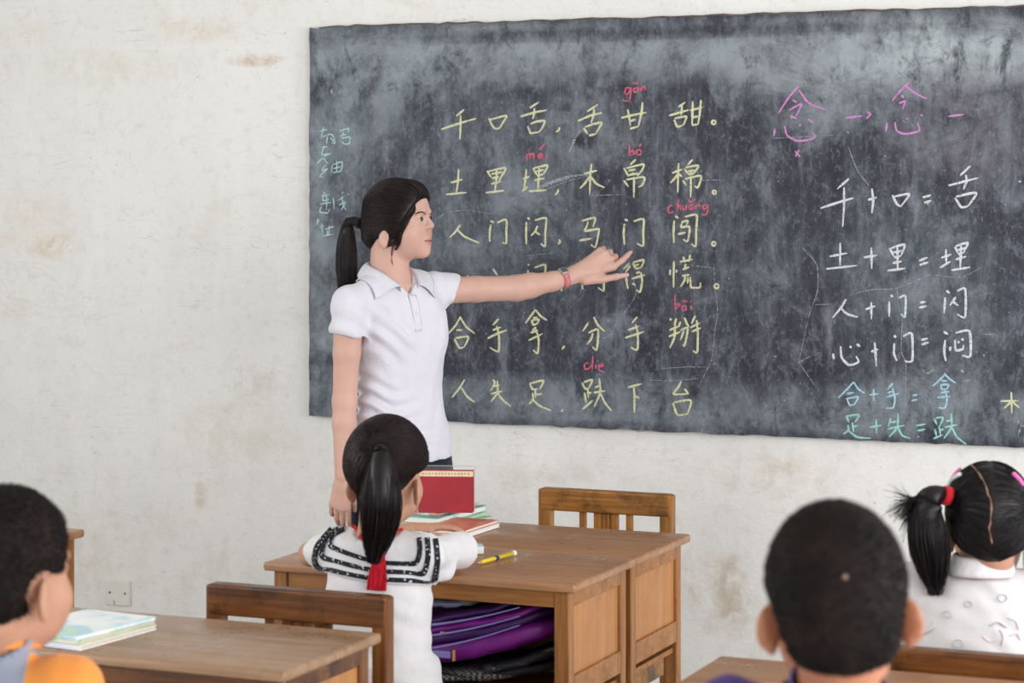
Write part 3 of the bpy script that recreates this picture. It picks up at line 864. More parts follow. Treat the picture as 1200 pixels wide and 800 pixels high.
for i in range(15):
    x = -w_ / 2 + .012 + i * (w_ - .024) / 14
    m.box((x - .0022, -.0146, hh_ - .009 + .001 * (i % 2)), (x + .0016, -.0138, hh_ - .0052))
m.build('print', M['gold_print'], bnd)
m = MB(); m.box((-w_ / 2 + .003, -.011, .002), (w_ / 2 - .002, .011, hh_ - .003)); m.build('pages', M['paper_old'], red)
m = MB()
m.box((-w_ / 2 - .002, -.0162, 0.0005), (w_ / 2 + .004, -.0156, hh_ + .013)); m.box((-w_ / 2 - .002, .0156, 0.0005), (w_ / 2 + .004, .0162, hh_ + .013))
m.box((w_ / 2 + .0034, -.0156, 0.0005), (w_ / 2 + .004, .0156, hh_ + .013))
m.build('sleeve', M['clear'], red)
M['sleeve_edge'] = simple('sleeve_seam', '#b9aaa8', 0.3, 0.5, .1)
m = MB(); m.tube([(-w_ / 2, -.016, hh_ + .0128), (w_ / 2 + .003, -.016, hh_ + .0128), (w_ / 2 + .004, -.016, hh_ + .010), (w_ / 2 + .004, -.016, .002)], .0007, 5); m.build('seam', M['sleeve_edge'], red)

# eraser block and pen
M['eraser'] = simple('eraser_rubber', '#d9dcd6', 0.7, 0.3, .05)
M['eraser_sleeve'] = simple('eraser_sleeve', '#a9cfe0', 0.5, 0.4, .06)
e0 = Pz(554, 648, .752)
er = empty('eraser', (e0[0], e0[1] + .012, T), .5)
tag(er, 'white eraser block with pale blue top lying by the girl elbow on the desk', 'eraser')
m = MB(); m.box((-.019, -.024, 0), (.019, .024, .017), .003, 3); m.build('block', M['eraser'], er, True)
m = MB(); m.box((-.0196, -.016, .004), (.0196, .0245, .0178), .002, 2); m.build('sleeve', M['eraser_sleeve'], er)
a, b = Pz(560, 659.5, .757), Pz(604, 647.5, .757)
L_ = math.hypot(b[0] - a[0], b[1] - a[1])
M['pen_yellow'] = simple('pen_yellow', '#e3c528', 0.3, 0.5, .05)
M['pen_blue'] = simple('pen_dark_blue', '#2c2f66', 0.3, 0.5, .1)
M['pen_white'] = simple('pen_white', '#eceae4', 0.3, 0.5, .03)
M['pen_tip'] = simple('pen_pinkish_tip', '#c98f72', 0.4, 0.4, .1)
pen = empty('pen', ((a[0] + b[0]) / 2, (a[1] + b[1]) / 2, T + .0062), math.atan2(b[1] - a[1], b[0] - a[0]))
tag(pen, 'yellow pen with dark blue grip and white end lying on the front desk', 'pen')
def seg(name, mat, pts):
    m = MB(); m.tube([(x, 0, 0) for x, _ in pts], [q for _, q in pts], 14); m.build(name, mat, pen, True)
h_ = L_ / 2
seg('barrel', M['pen_yellow'], [(-h_ + .012, .0038), (-h_ + .018, .0048), (h_ - .012, .0055)])
seg('grip', M['pen_blue'], [(-.011, .0054), (-.009, .0060), (.001, .0061), (.003, .0055)])
seg('end_cap', M['pen_white'], [(h_ - .013, .0056), (h_ - .011, .0064), (h_ - .003, .0064), (h_, .0045)])
seg('tip', M['pen_tip'], [(-h_, .0012), (-h_ + .006, .0026), (-h_ + .013, .0040)])

# picture books on the lower left desk
gl = 'picture books on the lower left desk'
nr, rr_, lf = Pz(94, 762, .752), Pz(184, 737, .752), Pz(36, 757, .752)
ang = math.atan2(rr_[1] - nr[1], rr_[0] - nr[0])
Lx = math.hypot(rr_[0] - nr[0], rr_[1] - nr[1])
cen = nr + np.array([math.cos(ang), math.sin(ang), 0]) * Lx / 2 + np.array([-math.sin(ang), math.cos(ang), 0]) * .085
for i, (dx, dy, da, h, cv, pg, lb) in enumerate(((0, 0, 0, .0095, cD, 'paper_old', 'white paperback lowest of three picture books on the lower left desk'),
                                                 (-.003, .003, .03, .0090, cF, 'paper_old', 'pale green paperback in the middle of three picture books'),
                                                 (-.002, -.001, -.03, .0060, None, 'paper', 'thin pale blue picture magazine topmost on the lower left desk'))):
    z = T + (0, .0100, .0195)[i]
    if cv is None:
        cv = cover('cover_sky', [(0.32, '#f4f6f4'), (0.5, '#e6eef0'), (0.58, '#a6d4e6'), (0.68, '#c8e3a8')], 11, .3, 8)
    book((cen[0] + dx, cen[1] + dy, z), ang + da, (Lx, .17, h), cv, pg, lb, gl)

# bags in the shelf of the front desk
M['bag_purple'] = simple('bag_purple_nylon', '#6d1478', 0.4, 0.5, 0.3, 14, .3, 60)
M['bag_violet'] = simple('bag_dark_violet', '#3b1553', 0.45, 0.5, 0.25, 18, .3, 60)
M['bag_trim'] = simple('bag_blue_grey_piping', '#7f7fb8', 0.4, 0.5, 0.1)
M['bag_orange'] = simple('bag_orange_tag', '#d98a5a', 0.5, 0.4, 0.1)
M['metal'] = simple('zip_metal', '#c9c4bd', 0.25, 0.6, 0.05, metal=0.8)


def soft_slab(name, mat, parent, x0, x1, y0, y1, zf, th, n=28, seed=0):
    """a padded layer following the height profile zf(x), bulging in the middle"""
    r_ = np.random.default_rng(seed)
    ph = r_.uniform(0, 6, 4)
    V, F = [], []
    ny = 14
    sec = 20
    for i in range(n + 1):
        t = i / n
        x = x0 + (x1 - x0) * t
        e = max(0.06, 1 - abs(2 * t - 1) ** 6) ** .5
        for k in range(sec):
            a = 2 * math.pi * k / sec
            ca, sa = math.cos(a), math.sin(a)
            yy = (y0 + y1) / 2 + (y1 - y0) / 2 * e * math.copysign(abs(ca) ** .45, ca)
            zz = zf(t) + th / 2 * e * math.copysign(abs(sa) ** .7, sa) + .0015 * math.sin(17 * t + ph[0] + 3 * ca) + .001 * math.sin(40 * t + ph[1])
            V.append((x, yy, zz))
    for i in range(n):
        for k in range(sec):
            a, b = i * sec + k, i * sec + (k + 1) % sec
            F.append((a, a + sec, b + sec, b))
    V.append(np.mean(V[:sec], 0)); V.append(np.mean(V[n * sec:(n + 1) * sec], 0))
    for k in range(sec):
        F.append((len(V) - 2, k, (k + 1) % sec, k)[:4] if False else (len(V) - 2, k, (k + 1) % sec, (k + 1) % sec))
        F.append((len(V) - 1, n * sec + (k + 1) % sec, n * sec + k, n * sec + k))
    bm = bmesh.new()
    vs_ = [bm.verts.new(v) for v in V]
    for f in F:
        q = []
        for i in f:
            if i not in q: q.append(i)
        try: bm.faces.new([vs_[i] for i in q])
        except ValueError: pass
    bmesh.ops.recalc_face_normals(bm, faces=bm.faces)
    me = bpy.data.meshes.new(name); bm.to_mesh(me); bm.free()
    return link(name, me, mat, parent, True)


bag = empty('school_bag', (DX, -1.40, .4805))
tag(bag, 'purple nylon school bag lying squashed in the front desk shelf', 'bag')
bx0, bx1, by0, by1 = -.20, .305, -.135, .13
curve = lambda lo, hi, p=1.8: (lambda t: lo + (hi - lo) * t ** p)
soft_slab('body', M['bag_purple'], bag, bx0, bx1 + .005, by0 + .004, by1, curve(.056, .166), .055, seed=1)
soft_slab('front_pocket', M['bag_violet'], bag, bx0 + .01, bx1 - .02, by0 + .006, by1 - .02, curve(.090, .188), .030, seed=2)
soft_slab('flap', M['bag_purple'], bag, bx0 + .005, bx1 - .03, by0 + .002, by1 - .02, curve(.114, .200), .026, seed=3)
soft_slab('pouch', M['bag_violet'], bag, bx0 + .01, bx1 - .08, by0 + .004, by1 - .02, curve(.134, .212), .020, seed=4)
for lo, hi, r_ in ((.128, .212, .0035), (.103, .194, .0032), (.072, .176, .0030)):
    f = curve(lo, hi)
    m = MB(); m.tube([(bx0 + .02 + (bx1 - bx0 - .10) * t, by0 - .003 + .006 * (t > .9), f(t * .92)) for t in np.linspace(0, 1, 14)], [r_ * (1.3 - .9 * t) for t in np.linspace(0, 1, 14)], 8)
    m.build('piping', M['bag_trim'], bag, True)
m = MB(); m.box((.020, by0 - .004, .076), (.062, by0 + .004, .092), .003); m.build('strap', M['bag_trim'], bag)
m = MB(); m.box((.068, by0 - .006, .072), (.072, by0 + .003, .096), .001); m.build('zip_tag', M['bag_orange'], bag)
m = MB(); m.box((.040, by0 - .006, .130), (.052, by0 + .002, .135), .001); m.build('zip_pull', M['metal'], bag)

t = NT('checked_cloth')
ck = t.n('ShaderNodeTexChecker'); ck.inputs['Scale'].default_value = 1.0
t.l(t.coord((140, 140, 120)), ck.inputs['Vector'])
band = t.ramp(t.noise(2.0, 2, .5, 0, t.coord((1, 1, 38))), [(0.5, 0.0), (0.55, 1.0)])
t.set(t.mix(t.math('MULTIPLY', ck.outputs['Fac'], band), srgb('#15151b'), srgb('#77736f')), .7, .3)
M['checked'] = t.m
cb = empty('cloth_bag', (DX, -1.40, .4805))
tag(cb, 'black and grey checked cloth bag stuffed beneath the purple bag in the shelf', 'bag')
soft_slab('body', M['checked'], cb, -.10, .315, by0 + .012, by1, curve(.018, .080, 1.8), .030, seed=6)
soft_slab('fold', M['checked'], cb, .10, .312, by0 + .006, by1 - .03, curve(.046, .112, 1.4), .024, seed=7)
M['grey_cloth'] = simple('grey_cloth', '#6f7478', .7, .3, .15, 30, .2, 60)
pc = empty('pencil_case', (DX, -1.40, .4805))
tag(pc, 'grey soft pencil case tucked on top of the purple bag in the shelf', 'pencil case')
soft_slab('pouch', M['grey_cloth'], pc, -.06, .10, by0 + .02, by1 - .10, curve(.186, .196), .020, seed=8)
m = MB(); m.tube([(-.05 + .13 * t, by0 + .018, .186 + .008 * t) for t in np.linspace(0, 1, 6)], .0022, 6); m.build('zip', M['bag_trim'], pc)

# ------------------------------------------------------------------ sculpting: smooth unions of shapes meshed into one surface
def frame(a, pitch=0.0, roll=0.0):
    """columns: the person's right, front, up, in the person's local axes; a = degrees turned to the right from facing away"""
    a, p, q = math.radians(a), math.radians(pitch), math.radians(roll)
    X = np.array([math.cos(a), -math.sin(a), 0]); Y = np.array([math.sin(a), math.cos(a), 0]); Z = np.array([0, 0, 1.0])
    Y2 = Y * math.cos(p) + Z * math.sin(p); Z2 = Z * math.cos(p) - Y * math.sin(p)       # pitch > 0 looks up
    X3 = X * math.cos(q) - Z2 * math.sin(q); Z3 = Z2 * math.cos(q) + X * math.sin(q)
    return np.stack([X3, Y2, Z3], 1)


I3 = np.eye(3)
O3 = np.zeros(3)


class Field:
    def __init__(self, lo, hi, h):
        self.lo = np.array(lo, float); self.h = h
        self.n = np.ceil((np.array(hi) - self.lo) / h).astype(int) + 1
        self.d = np.full(self.n, 0.06, np.float32)
        self.ax = [self.lo[i] + h * np.arange(self.n[i]) for i in range(3)]

    def _sub(self, lo, hi):
        a = np.clip(np.floor((lo - self.lo) / self.h).astype(int), 0, self.n)
        b = np.clip(np.ceil((hi - self.lo) / self.h).astype(int) + 1, 0, self.n)
        if np.any(b <= a): return None, None
        sl = tuple(slice(a[i], b[i]) for i in range(3))
        g = np.meshgrid(*[self.ax[i][sl[i]] for i in range(3)], indexing='ij')
        return sl, np.stack(g, -1).astype(np.float32)

    def apply(self, fn, c, r, k, op='u', R=I3, o=O3, s=1.0):
        """fn: local points -> distance; c, r: local bounding box centre and half size"""
        c, r = np.array(c, float), np.array(r, float)
        cor = np.array([[c[0] + i * r[0], c[1] + j * r[1], c[2] + l * r[2]] for i in (-1, 1) for j in (-1, 1) for l in (-1, 1)]) * s @ R.T + o
        mg = k + 5 * self.h + 0.012
        sl, P_ = self._sub(cor.min(0) - mg, cor.max(0) + mg)
        if sl is None: return self
        q = ((P_ - o.astype(np.float32)) @ R.astype(np.float32)) / np.float32(s)
        b = fn(q) * np.float32(s)
        a = self.d[sl]
        if op == 'u':
            m = np.minimum(a, b)
            if k > 0: m = m - np.maximum(k - np.abs(a - b), 0) ** 2 / (4 * k)
        elif op == 's':
            m = np.maximum(a, -b)
            if k > 0: m = m + np.maximum(k - np.abs(a + b), 0) ** 2 / (4 * k)
        self.d[sl] = m
        return self

    def cut(self, n, c, k=0.0):
        """keep the side where n.p < c (whole grid)"""
        n = np.array(n, float)
        b = (self.ax[0][:, None, None] * n[0] + self.ax[1][None, :, None] * n[1] + self.ax[2][None, None, :] * n[2] - c).astype(np.float32)
        self.d = np.maximum(self.d, b)
        if k > 0: self.d += np.maximum(k - np.abs(self.d - b), 0) ** 2 / (4 * k) * 0
        return self

    def sample(self, P_):
        q = (np.asarray(P_) - self.lo) / self.h
        q = np.clip(q, 0, self.n - 1.001)
        i = np.floor(q).astype(int); f = q - i
        out = 0
        for dx in (0, 1):
            for dy in (0, 1):
                for dz in (0, 1):
                    w = (f[..., 0] if dx else 1 - f[..., 0]) * (f[..., 1] if dy else 1 - f[..., 1]) * (f[..., 2] if dz else 1 - f[..., 2])
                    out = out + w * self.d[i[..., 0] + dx, i[..., 1] + dy, i[..., 2] + dz]
        return out

    def hit(self, O, D, tmax, n=160, last=False):
        """distance along D from O to the surface: first crossing from outside, or (last) the outermost one from inside"""
        O, D = np.atleast_2d(O).astype(float), np.atleast_2d(D).astype(float)
        D = D / np.linalg.norm(D, axis=1)[:, None]
        t = np.linspace(0, tmax, n)
        v = self.sample(O[:, None, :] + D[:, None, :] * t[None, :, None])
        s = v < 0
        if last:
            idx = n - 1 - np.argmax(s[:, ::-1], axis=1)
            ok = s.any(1)
            i0, i1 = np.clip(idx, 0, n - 2), np.clip(idx + 1, 1, n - 1)
        else:
            idx = np.argmax(s, axis=1)
            ok = s.any(1)
            i0, i1 = np.clip(idx - 1, 0, n - 2), np.clip(idx, 1, n - 1)
        r = np.arange(len(O))
        a, b = v[r, i0], v[r, i1]
        f = np.clip(a / np.where(np.abs(a - b) < 1e-9, 1e-9, a - b), 0, 1)
        return t[i0] + f * (t[i1] - t[i0]), ok

    def mesh(self):
        d = self.d
        Sg = d < 0
        nx, ny, nz = self.n
        cnt = np.zeros((nx - 1, ny - 1, nz - 1), np.uint8)
        for a in (0, 1):
            for b in (0, 1):
                for c in (0, 1):
                    cnt += Sg[a:nx - 1 + a, b:ny - 1 + b, c:nz - 1 + c]
        act = np.argwhere((cnt > 0) & (cnt < 8))
        flat = (act[:, 0] * (ny - 1) + act[:, 1]) * (nz - 1) + act[:, 2]
        cor = [(a, b, c) for a in (0, 1) for b in (0, 1) for c in (0, 1)]
        val = np.stack([d[act[:, 0] + a, act[:, 1] + b, act[:, 2] + c] for a, b, c in cor], 1)
        acc = np.zeros((len(act), 3)); num = np.zeros(len(act))
        for i, ci in enumerate(cor):
            for j, cj in enumerate(cor):
                if j > i and sum(abs(x - y) for x, y in zip(ci, cj)) == 1:
                    m = (val[:, i] < 0) != (val[:, j] < 0)
                    t = np.where(m, val[:, i] / np.where(m, val[:, i] - val[:, j], 1), 0)[:, None]
                    p = np.array(ci)[None] * (1 - t) + np.array(cj)[None] * t
                    acc += np.where(m[:, None], p, 0); num += m
        V = self.lo + self.h * (act + acc / num[:, None])
        F = []
        for ax in range(3):
            o1, o2 = [(1, 2), (2, 0), (0, 1)][ax]
            sh = [slice(None)] * 3
            lo_, hi_ = list(sh), list(sh)
            lo_[ax] = slice(0, self.n[ax] - 1); hi_[ax] = slice(1, self.n[ax])
            A, B = Sg[tuple(lo_)], Sg[tuple(hi_)]
            e = np.argwhere(A != B)
            e = e[(e[:, o1] > 0) & (e[:, o2] > 0) & (e[:, o1] < self.n[o1] - 1) & (e[:, o2] < self.n[o2] - 1)]
            q = []
            for da, db in ((1, 1), (0, 1), (0, 0), (1, 0)):
                c = e.copy(); c[:, o1] -= da; c[:, o2] -= db
                q.append(np.searchsorted(flat, (c[:, 0] * (ny - 1) + c[:, 1]) * (nz - 1) + c[:, 2]))
            q = np.stack(q, 1)
            fl = ~A[tuple(e.T)]
            q[fl] = q[fl][:, ::-1]
            F.append(q)
        return V, np.concatenate(F)


def relax(V, F, it=2, lam=0.5):
    """a little Laplacian smoothing"""
    V = V.copy()
    E = np.concatenate([F[:, [i, (i + 1) % F.shape[1]]] for i in range(F.shape[1])])
    n = np.bincount(E[:, 0], minlength=len(V)).astype(float)
    for _ in range(it):
        acc = np.stack([np.bincount(E[:, 0], V[E[:, 1], k], len(V)) for k in range(3)], 1)
        V += lam * (acc / np.maximum(n, 1)[:, None] - V)
    return V


def normals(V, F):
    a = np.cross(V[F[:, 2]] - V[F[:, 0]], V[F[:, -1]] - V[F[:, 1]])
    N = np.zeros_like(V)
    for i in range(F.shape[1]):
        for k in range(3):
            N[:, k] += np.bincount(F[:, i], a[:, k], len(V))
    return N / (np.linalg.norm(N, axis=1)[:, None] + 1e-12)


# shapes: each returns (fn, centre, half size)
def ell(c, r, R=None):
    c_, r_ = np.array(c, np.float32), np.array(r, np.float32)
    Rm = None if R is None else np.array(R, np.float32)
    def fn(q):
        p = q - c_
        if Rm is not None: p = p @ Rm
        k0 = np.sqrt(((p / r_) ** 2).sum(-1)); k1 = np.sqrt(((p / r_ ** 2) ** 2).sum(-1))
        return k0 * (k0 - 1) / np.maximum(k1, 1e-6)
    m = max(r)
    return fn, c, (r if R is None else (m, m, m))


def cap(a, b, ra, rb=None):
    rb = ra if rb is None else rb
    A, B = np.array(a, np.float32), np.array(b, np.float32)
    ba = B - A; bb = max(float(ba @ ba), 1e-9)
    def fn(q):
        p = q - A
        h = np.clip((p @ ba) / np.float32(bb), 0, 1)
        return np.sqrt(((p - h[..., None] * ba) ** 2).sum(-1)) - (ra + (rb - ra) * h)
    lo, hi = np.minimum(A, B) - max(ra, rb), np.maximum(A, B) + max(ra, rb)
    return fn, (lo + hi) / 2, (hi - lo) / 2


def loft(secs, pw=2.3):
    """stack of superellipse sections (z, cx, cy, rx, ry) along z"""
    s_ = np.array(secs, float); s_ = s_[np.argsort(s_[:, 0])]
    z0, z1 = s_[0, 0], s_[-1, 0]
    def fn(q):
        z = np.clip(q[..., 2], z0, z1)
        zi = z.ravel()
        v = [smooth_interp(zi, s_[:, 0], s_[:, i]).reshape(z.shape).astype(np.float32) for i in (1, 2, 3, 4)]
        x, y = np.abs(q[..., 0] - v[0]), np.abs(q[..., 1] - v[1])
        k = ((x / v[2]) ** pw + (y / v[3]) ** pw) ** (1 / pw)
        d = (k - 1) * np.minimum(v[2], v[3]) * 0.92
        dz = np.maximum(z0 - q[..., 2], q[..., 2] - z1)
        return np.where(dz > 0, np.sqrt(np.maximum(d, 0) ** 2 + dz ** 2), np.maximum(d, dz)).astype(np.float32)
    r = np.array([max(abs(s_[:, 1]) + s_[:, 3]), max(abs(s_[:, 2]) + s_[:, 4]), (z1 - z0) / 2])
    return fn, (0, 0, (z0 + z1) / 2), r


def smooth_interp(x, xp, fp):
    """monotone-ish cubic through the stations"""
    xp, fp = np.asarray(xp), np.asarray(fp)
    m = np.gradient(fp, xp)
    i = np.clip(np.searchsorted(xp, x) - 1, 0, len(xp) - 2)
    h = xp[i + 1] - xp[i]; t = (x - xp[i]) / h
    return (2 * t**3 - 3 * t**2 + 1) * fp[i] + (t**3 - 2 * t**2 + t) * h * m[i] + (-2 * t**3 + 3 * t**2) * fp[i + 1] + (t**3 - t**2) * h * m[i + 1]


def strands(name, lines, r0, r1, mat, parent, n=4, seed=0, mid=None):
    """many thin hair strands as one mesh: lines is (N, m, 3)"""
    L = np.asarray(lines, float)
    N, m_, _ = L.shape
    T = np.gradient(L, axis=1); T /= np.linalg.norm(T, axis=2)[..., None] + 1e-9
    up = np.array([0.31, 0.55, 0.77])
    A = np.cross(T, up); A /= np.linalg.norm(A, axis=2)[..., None] + 1e-9
    B = np.cross(T, A)
    t = np.linspace(0, 1, m_)
    rad = (r0 + (r1 - r0) * t) * (np.ones(m_) if mid is None else 1 + (mid - 1) * np.sin(np.pi * t))
    rad = rad[None, :, None] * (0.7 + 0.6 * np.random.default_rng(seed).random((N, 1, 1)))
    V = np.stack([L + rad * (math.cos(2 * math.pi * k / n) * A + math.sin(2 * math.pi * k / n) * B) for k in range(n)], 2).reshape(-1, 3)
    i, j, k = np.meshgrid(np.arange(N), np.arange(m_ - 1), np.arange(n), indexing='ij')
    b = (i * m_ + j) * n
    k2 = (k + 1) % n
    F = np.stack([b + k, b + k2, b + n + k2, b + n + k], -1).reshape(-1, 4)
    return np_mesh(name, V, F, mat, parent)


def slerp(a, b, t):
    a = a / np.linalg.norm(a, axis=-1)[..., None]; b = b / np.linalg.norm(b, axis=-1)[..., None]
    w = np.arccos(np.clip((a * b).sum(-1), -1, 1))[..., None]
    sw = np.maximum(np.sin(w), 1e-5)
    return (np.sin((1 - t) * w) * a + np.sin(t * w) * b) / sw


def combed(field, centre, tie, starts, m_=12, lift=(0.0002, 0.002), tmax=0.2, jitter=0.12, seed=0, bias=0.0):
    """strand lines lying on a hair cap, from start directions towards the tie direction"""
    g = np.random.default_rng(seed)
    N = len(starts)
    tie = np.array(tie) + g.normal(0, jitter, (N, 3)) * np.linalg.norm(tie)
    out = np.zeros((N, m_, 3))
    lf = g.uniform(*lift, N)
    keep = np.ones(N, bool)
    for j, t in enumerate(np.linspace(0, 1, m_)):
        d = slerp(starts, tie, t)
        r, ok = field.hit(np.repeat(centre[None], N, 0), d, tmax, 120, last=True)
        if j == 0: keep &= ok
        out[:, j] = centre + d / np.linalg.norm(d, axis=1)[:, None] * (r + lf * math.sin(math.pi * min(1, .15 + t)))[:, None]
        keep &= ok
    return out[keep]


def bundle(path, radii, N, m_=16, seed=0, spread_end=1.0, flat=(1, 1), wild=0.0, short=0.15):
    """hair lines following a path, filling a cross-section of the given radii"""
    g = np.random.default_rng(seed)
    path = smooth_line(path, 8)
    cum = np.concatenate([[0], np.cumsum(np.linalg.norm(np.diff(path, axis=0), axis=1))]); cum /= cum[-1]
    t = np.linspace(0, 1, m_)
    C = np.stack([np.interp(t, cum, path[:, k]) for k in range(3)], 1)
    Rr = np.interp(t, np.linspace(0, 1, len(radii)), radii)
    T = np.gradient(C, axis=0); T /= np.linalg.norm(T, axis=1)[:, None]
    A = np.cross(T, np.array([0, 1.0, 0.05])); A /= np.linalg.norm(A, axis=1)[:, None]
    B = np.cross(T, A)
    ph, rr0 = g.uniform(0, 2 * math.pi, N), np.sqrt(g.random(N))
    out = np.zeros((N, m_, 3))
    w1 = g.normal(0, 1, (N, 2)); w2 = g.uniform(0, 6, (N, 2))
    end = 1 - g.random(N) ** 2 * short
    for j in range(m_):
        tt = t[j] * end
        c = np.stack([np.interp(tt, t, C[:, k]) for k in range(3)], 1)
        a = np.stack([np.interp(tt, t, A[:, k]) for k in range(3)], 1)
        b = np.stack([np.interp(tt, t, B[:, k]) for k in range(3)], 1)
        r = np.interp(tt, t, Rr) * rr0
        da = np.cos(ph) * r * flat[0] + wild * w1[:, 0] * tt ** 2 + .0015 * np.sin(5 * tt + w2[:, 0])
        db = np.sin(ph) * r * flat[1] + wild * w1[:, 1] * tt ** 2 + .0015 * np.sin(6 * tt + w2[:, 1])
        out[:, j] = c + a * da[:, None] + b * db[:, None]
    return out


# ------------------------------------------------------------------ body shapes
class Body:
    """adds shapes in a frame (R, o, s) to one field"""
    def __init__(self, f, R=I3, o=O3, s=1.0):
        self.f, self.R, self.o, self.s = f, np.array(R, float), np.array(o, float), s

    def add(self, sh, k=0.01, op='u'):
        self.f.apply(*sh, k, op, self.R, self.o, self.s)
        return self


def add_head(f, R, o, s, ear_z=-.03, ear_r=(.008, .020, .030), child=False, ear_out=20, nose=1.0):
    h = Body(f, R, o, s)
    h.add(ell((0, 0, .03), (.074, .092, .088)), 0)
    h.add(ell((0, .035, .034), (.058, .056, .05)), .02)
    h.add(ell((0, .038, -.03), (.062, .054, .07)), .02)
    for sx in (-1, 1):
        h.add(ell((sx * .036, .058, -.036), (.030, .030, .030)), .02)
    h.add(ell((0, .043, -.068), (.050, .050, .036)), .025)
    h.add(ell((0, .080, -.088), (.018, .019, .018)), .018)
    h.add(ell((0, .084, -.056), (.025, .018, .021)), .012)
    for sx in (-1, 1):
        h.add(ell((sx * .032, .1005, .006), (.017, .016, .0105)), .008, 's')
    h.add(cap((0, .088, .014), (0, .088 + .0145 * nose, -.016), .0076, .0092), .009)
    for sx in (-1, 1):
        h.add(ell((sx * .0105, .0965, -.0205), (.0075, .0075, .0065)), .005)
    for sx in (-1, 1):                                # lids over the eyeballs
        h.add(ell((sx * .032, .0795, .004), (.0135, .0125, .0120)), .003)
        h.add(ell((sx * .031, .0930, .0035), (.0120, .0036, .0026)), .0012, 's')
        h.add(cap((sx * .018, .0935, .024), (sx * .046, .0815, .022), .006, .005), .010)
    # lips and the slightly open mouth between them
    for sx in (-1, 1):
        h.add(cap((0, .0990, -.0545), (sx * .0225, .0865, -.0570), .0046, .0024), .004)
        h.add(cap((0, .0968, -.0665), (sx * .0215, .0862, -.0590), .0054, .0024), .004)
    h.add(cap((-.017, .0955, -.0597), (.017, .0955, -.0597), .0030), .001, 's')
    # ears
    q = math.radians(ear_out)
    for sx in (-1, 1):
        Re = np.stack([[math.cos(q), sx * math.sin(q), 0], [-sx * math.sin(q), math.cos(q), 0], [0, 0, 1]], 1)
        t = math.radians(-12)
        Rt = np.stack([[1, 0, 0], [0, math.cos(t), math.sin(t)], [0, -math.sin(t), math.cos(t)]], 1)
        Re = Re @ Rt
        c = np.array([sx * .078, -.006, ear_z])
        h.add(ell(c, ear_r, Re), .005)
        h.add(ell(c + Re @ np.array([sx * .0075, .003, .004]), (.007, ear_r[1] * .62, ear_r[2] * .66), Re), .003, 's')
        h.add(ell(c + Re @ np.array([0, .006, -ear_r[2] * .8]), (.006, .010, .010)), .005)
    return h


def lip_mask(V, R, o, s):
    q = ((V - o) @ R) / s
    t = np.clip(1 - (np.abs(q[:, 0]) / .0245) ** 1.6, 0, 1)
    return (q[:, 1] > .080) & (q[:, 2] < -.0592 + .0095 * t) & (q[:, 2] > -.0592 - .0125 * t) & (np.abs(q[:, 0]) < .024)


def face_idx(V, R, o, s):
    q = ((V - o) @ R) / s
    i = np.where(lip_mask(V, R, o, s), 1, 0)
    gap = (np.abs(q[:, 2] + .0597 - .10 * np.abs(q[:, 0])) < .0019 - .05 * np.abs(q[:, 0])) & (np.abs(q[:, 0]) < .025) & (q[:, 1] > .075)  # narrow line between the lips that takes the painted shade colour
    return np.where(gap, 2, i)


def add_hand(f, R, o, s, curl=(25, 30, 20), thumb=(1, .35), spread=1.0, mirror=1):
    """R columns: towards the thumb side, along the fingers, back of the hand; curls bend towards the palm"""
    h = Body(f, R, o, s)
    h.add(cap((0, -.012, 0), (0, .018, 0), .021, .019), 0.008)
    for i, x in enumerate((.026, .009, -.009, -.025)):
        h.add(cap((x * .55 * mirror, .012, 0), (x * mirror, (.080, .084, .080, .072)[i], 0), .0135, .0100), .010)
    for i, x in enumerate((.027, .009, -.0095, -.027)):
        L = ((.042, .024, .019), (.046, .028, .020), (.042, .026, .019), (.033, .019, .017))[i]
        p = np.array([x * mirror, (.080, .084, .080, .072)[i], 0.0])
        a = 0.0
        sa = math.radians((6, 1, -4, -9)[i] * spread) * mirror
        for j in range(3):
            a += math.radians(curl[j] if not hasattr(curl[j], '__len__') else curl[j][i])
            d = np.array([math.sin(sa) * math.cos(a), math.cos(sa) * math.cos(a), -math.sin(a)])
            q = p + d * L[j]
            r = (.0088, .0080, .0072, .0062)[j] if i < 3 else (.0078, .0070, .0064, .0056)[j]
            r2 = (.0080, .0072, .0060)[j] if i < 3 else (.0070, .0064, .0054)[j]
            h.add(cap(p, q, r, r2), .0025)
            p = q
    b = np.array([.018 * mirror, .012, -.006])
    k1 = b + np.array([.024 * mirror * thumb[0], .026, -.010])
    k2 = k1 + np.array([.012 * mirror * thumb[0], .028, -.030 * thumb[1]])
    k3 = k2 + np.array([.002 * mirror, .022, -.018 * thumb[1]])
    h.add(cap(b, k1, .0145, .0115), .008); h.add(cap(k1, k2, .0105, .0092), .003); h.add(cap(k2, k3, .0090, .0070), .0025)


# ------------------------------------------------------------------ skin, hair and cloth
def skin(name, base, flush, rough=.5):
    t = NT(name)
    n = t.noise(9, 4, .6)
    t.set(t.ramp(n, [(.3, srgb(base)), (.75, srgb(flush))]), rough, .35, sss=.12)
    t.bump(t.noise(350, 2), .06, .001)
    return t.m


def hair_mat(name, a, b, rough=.42):
    t = NT(name)
    n = t.noise(40, 3, .6)
    t.set(t.ramp(n, [(.35, srgb(a)), (.7, srgb(b))]), rough, .3)
    return t.m


def cloth(name, hexc, rough=.85, var=.03, bump=.25, fold=0.0):
    t = NT(name)
    c = srgb(hexc)
    lo = tuple(x * (1 - var) for x in c[:3]) + (1,)
    t.set(t.ramp(t.noise(20, 3), [(.3, lo), (.7, c)]), rough, .15)
    t.b.inputs['Sheen Weight'].default_value = .15
    h = t.noise(900, 2)
    if fold:
        h = t.math('ADD', t.math('MULTIPLY', h, .08), t.math('MULTIPLY', t.noise(fold, 3, .5, 1.0), 1.0))
        t.bump(h, bump, .006)
    else:
        t.bump(h, bump, .0006)
    return t.m


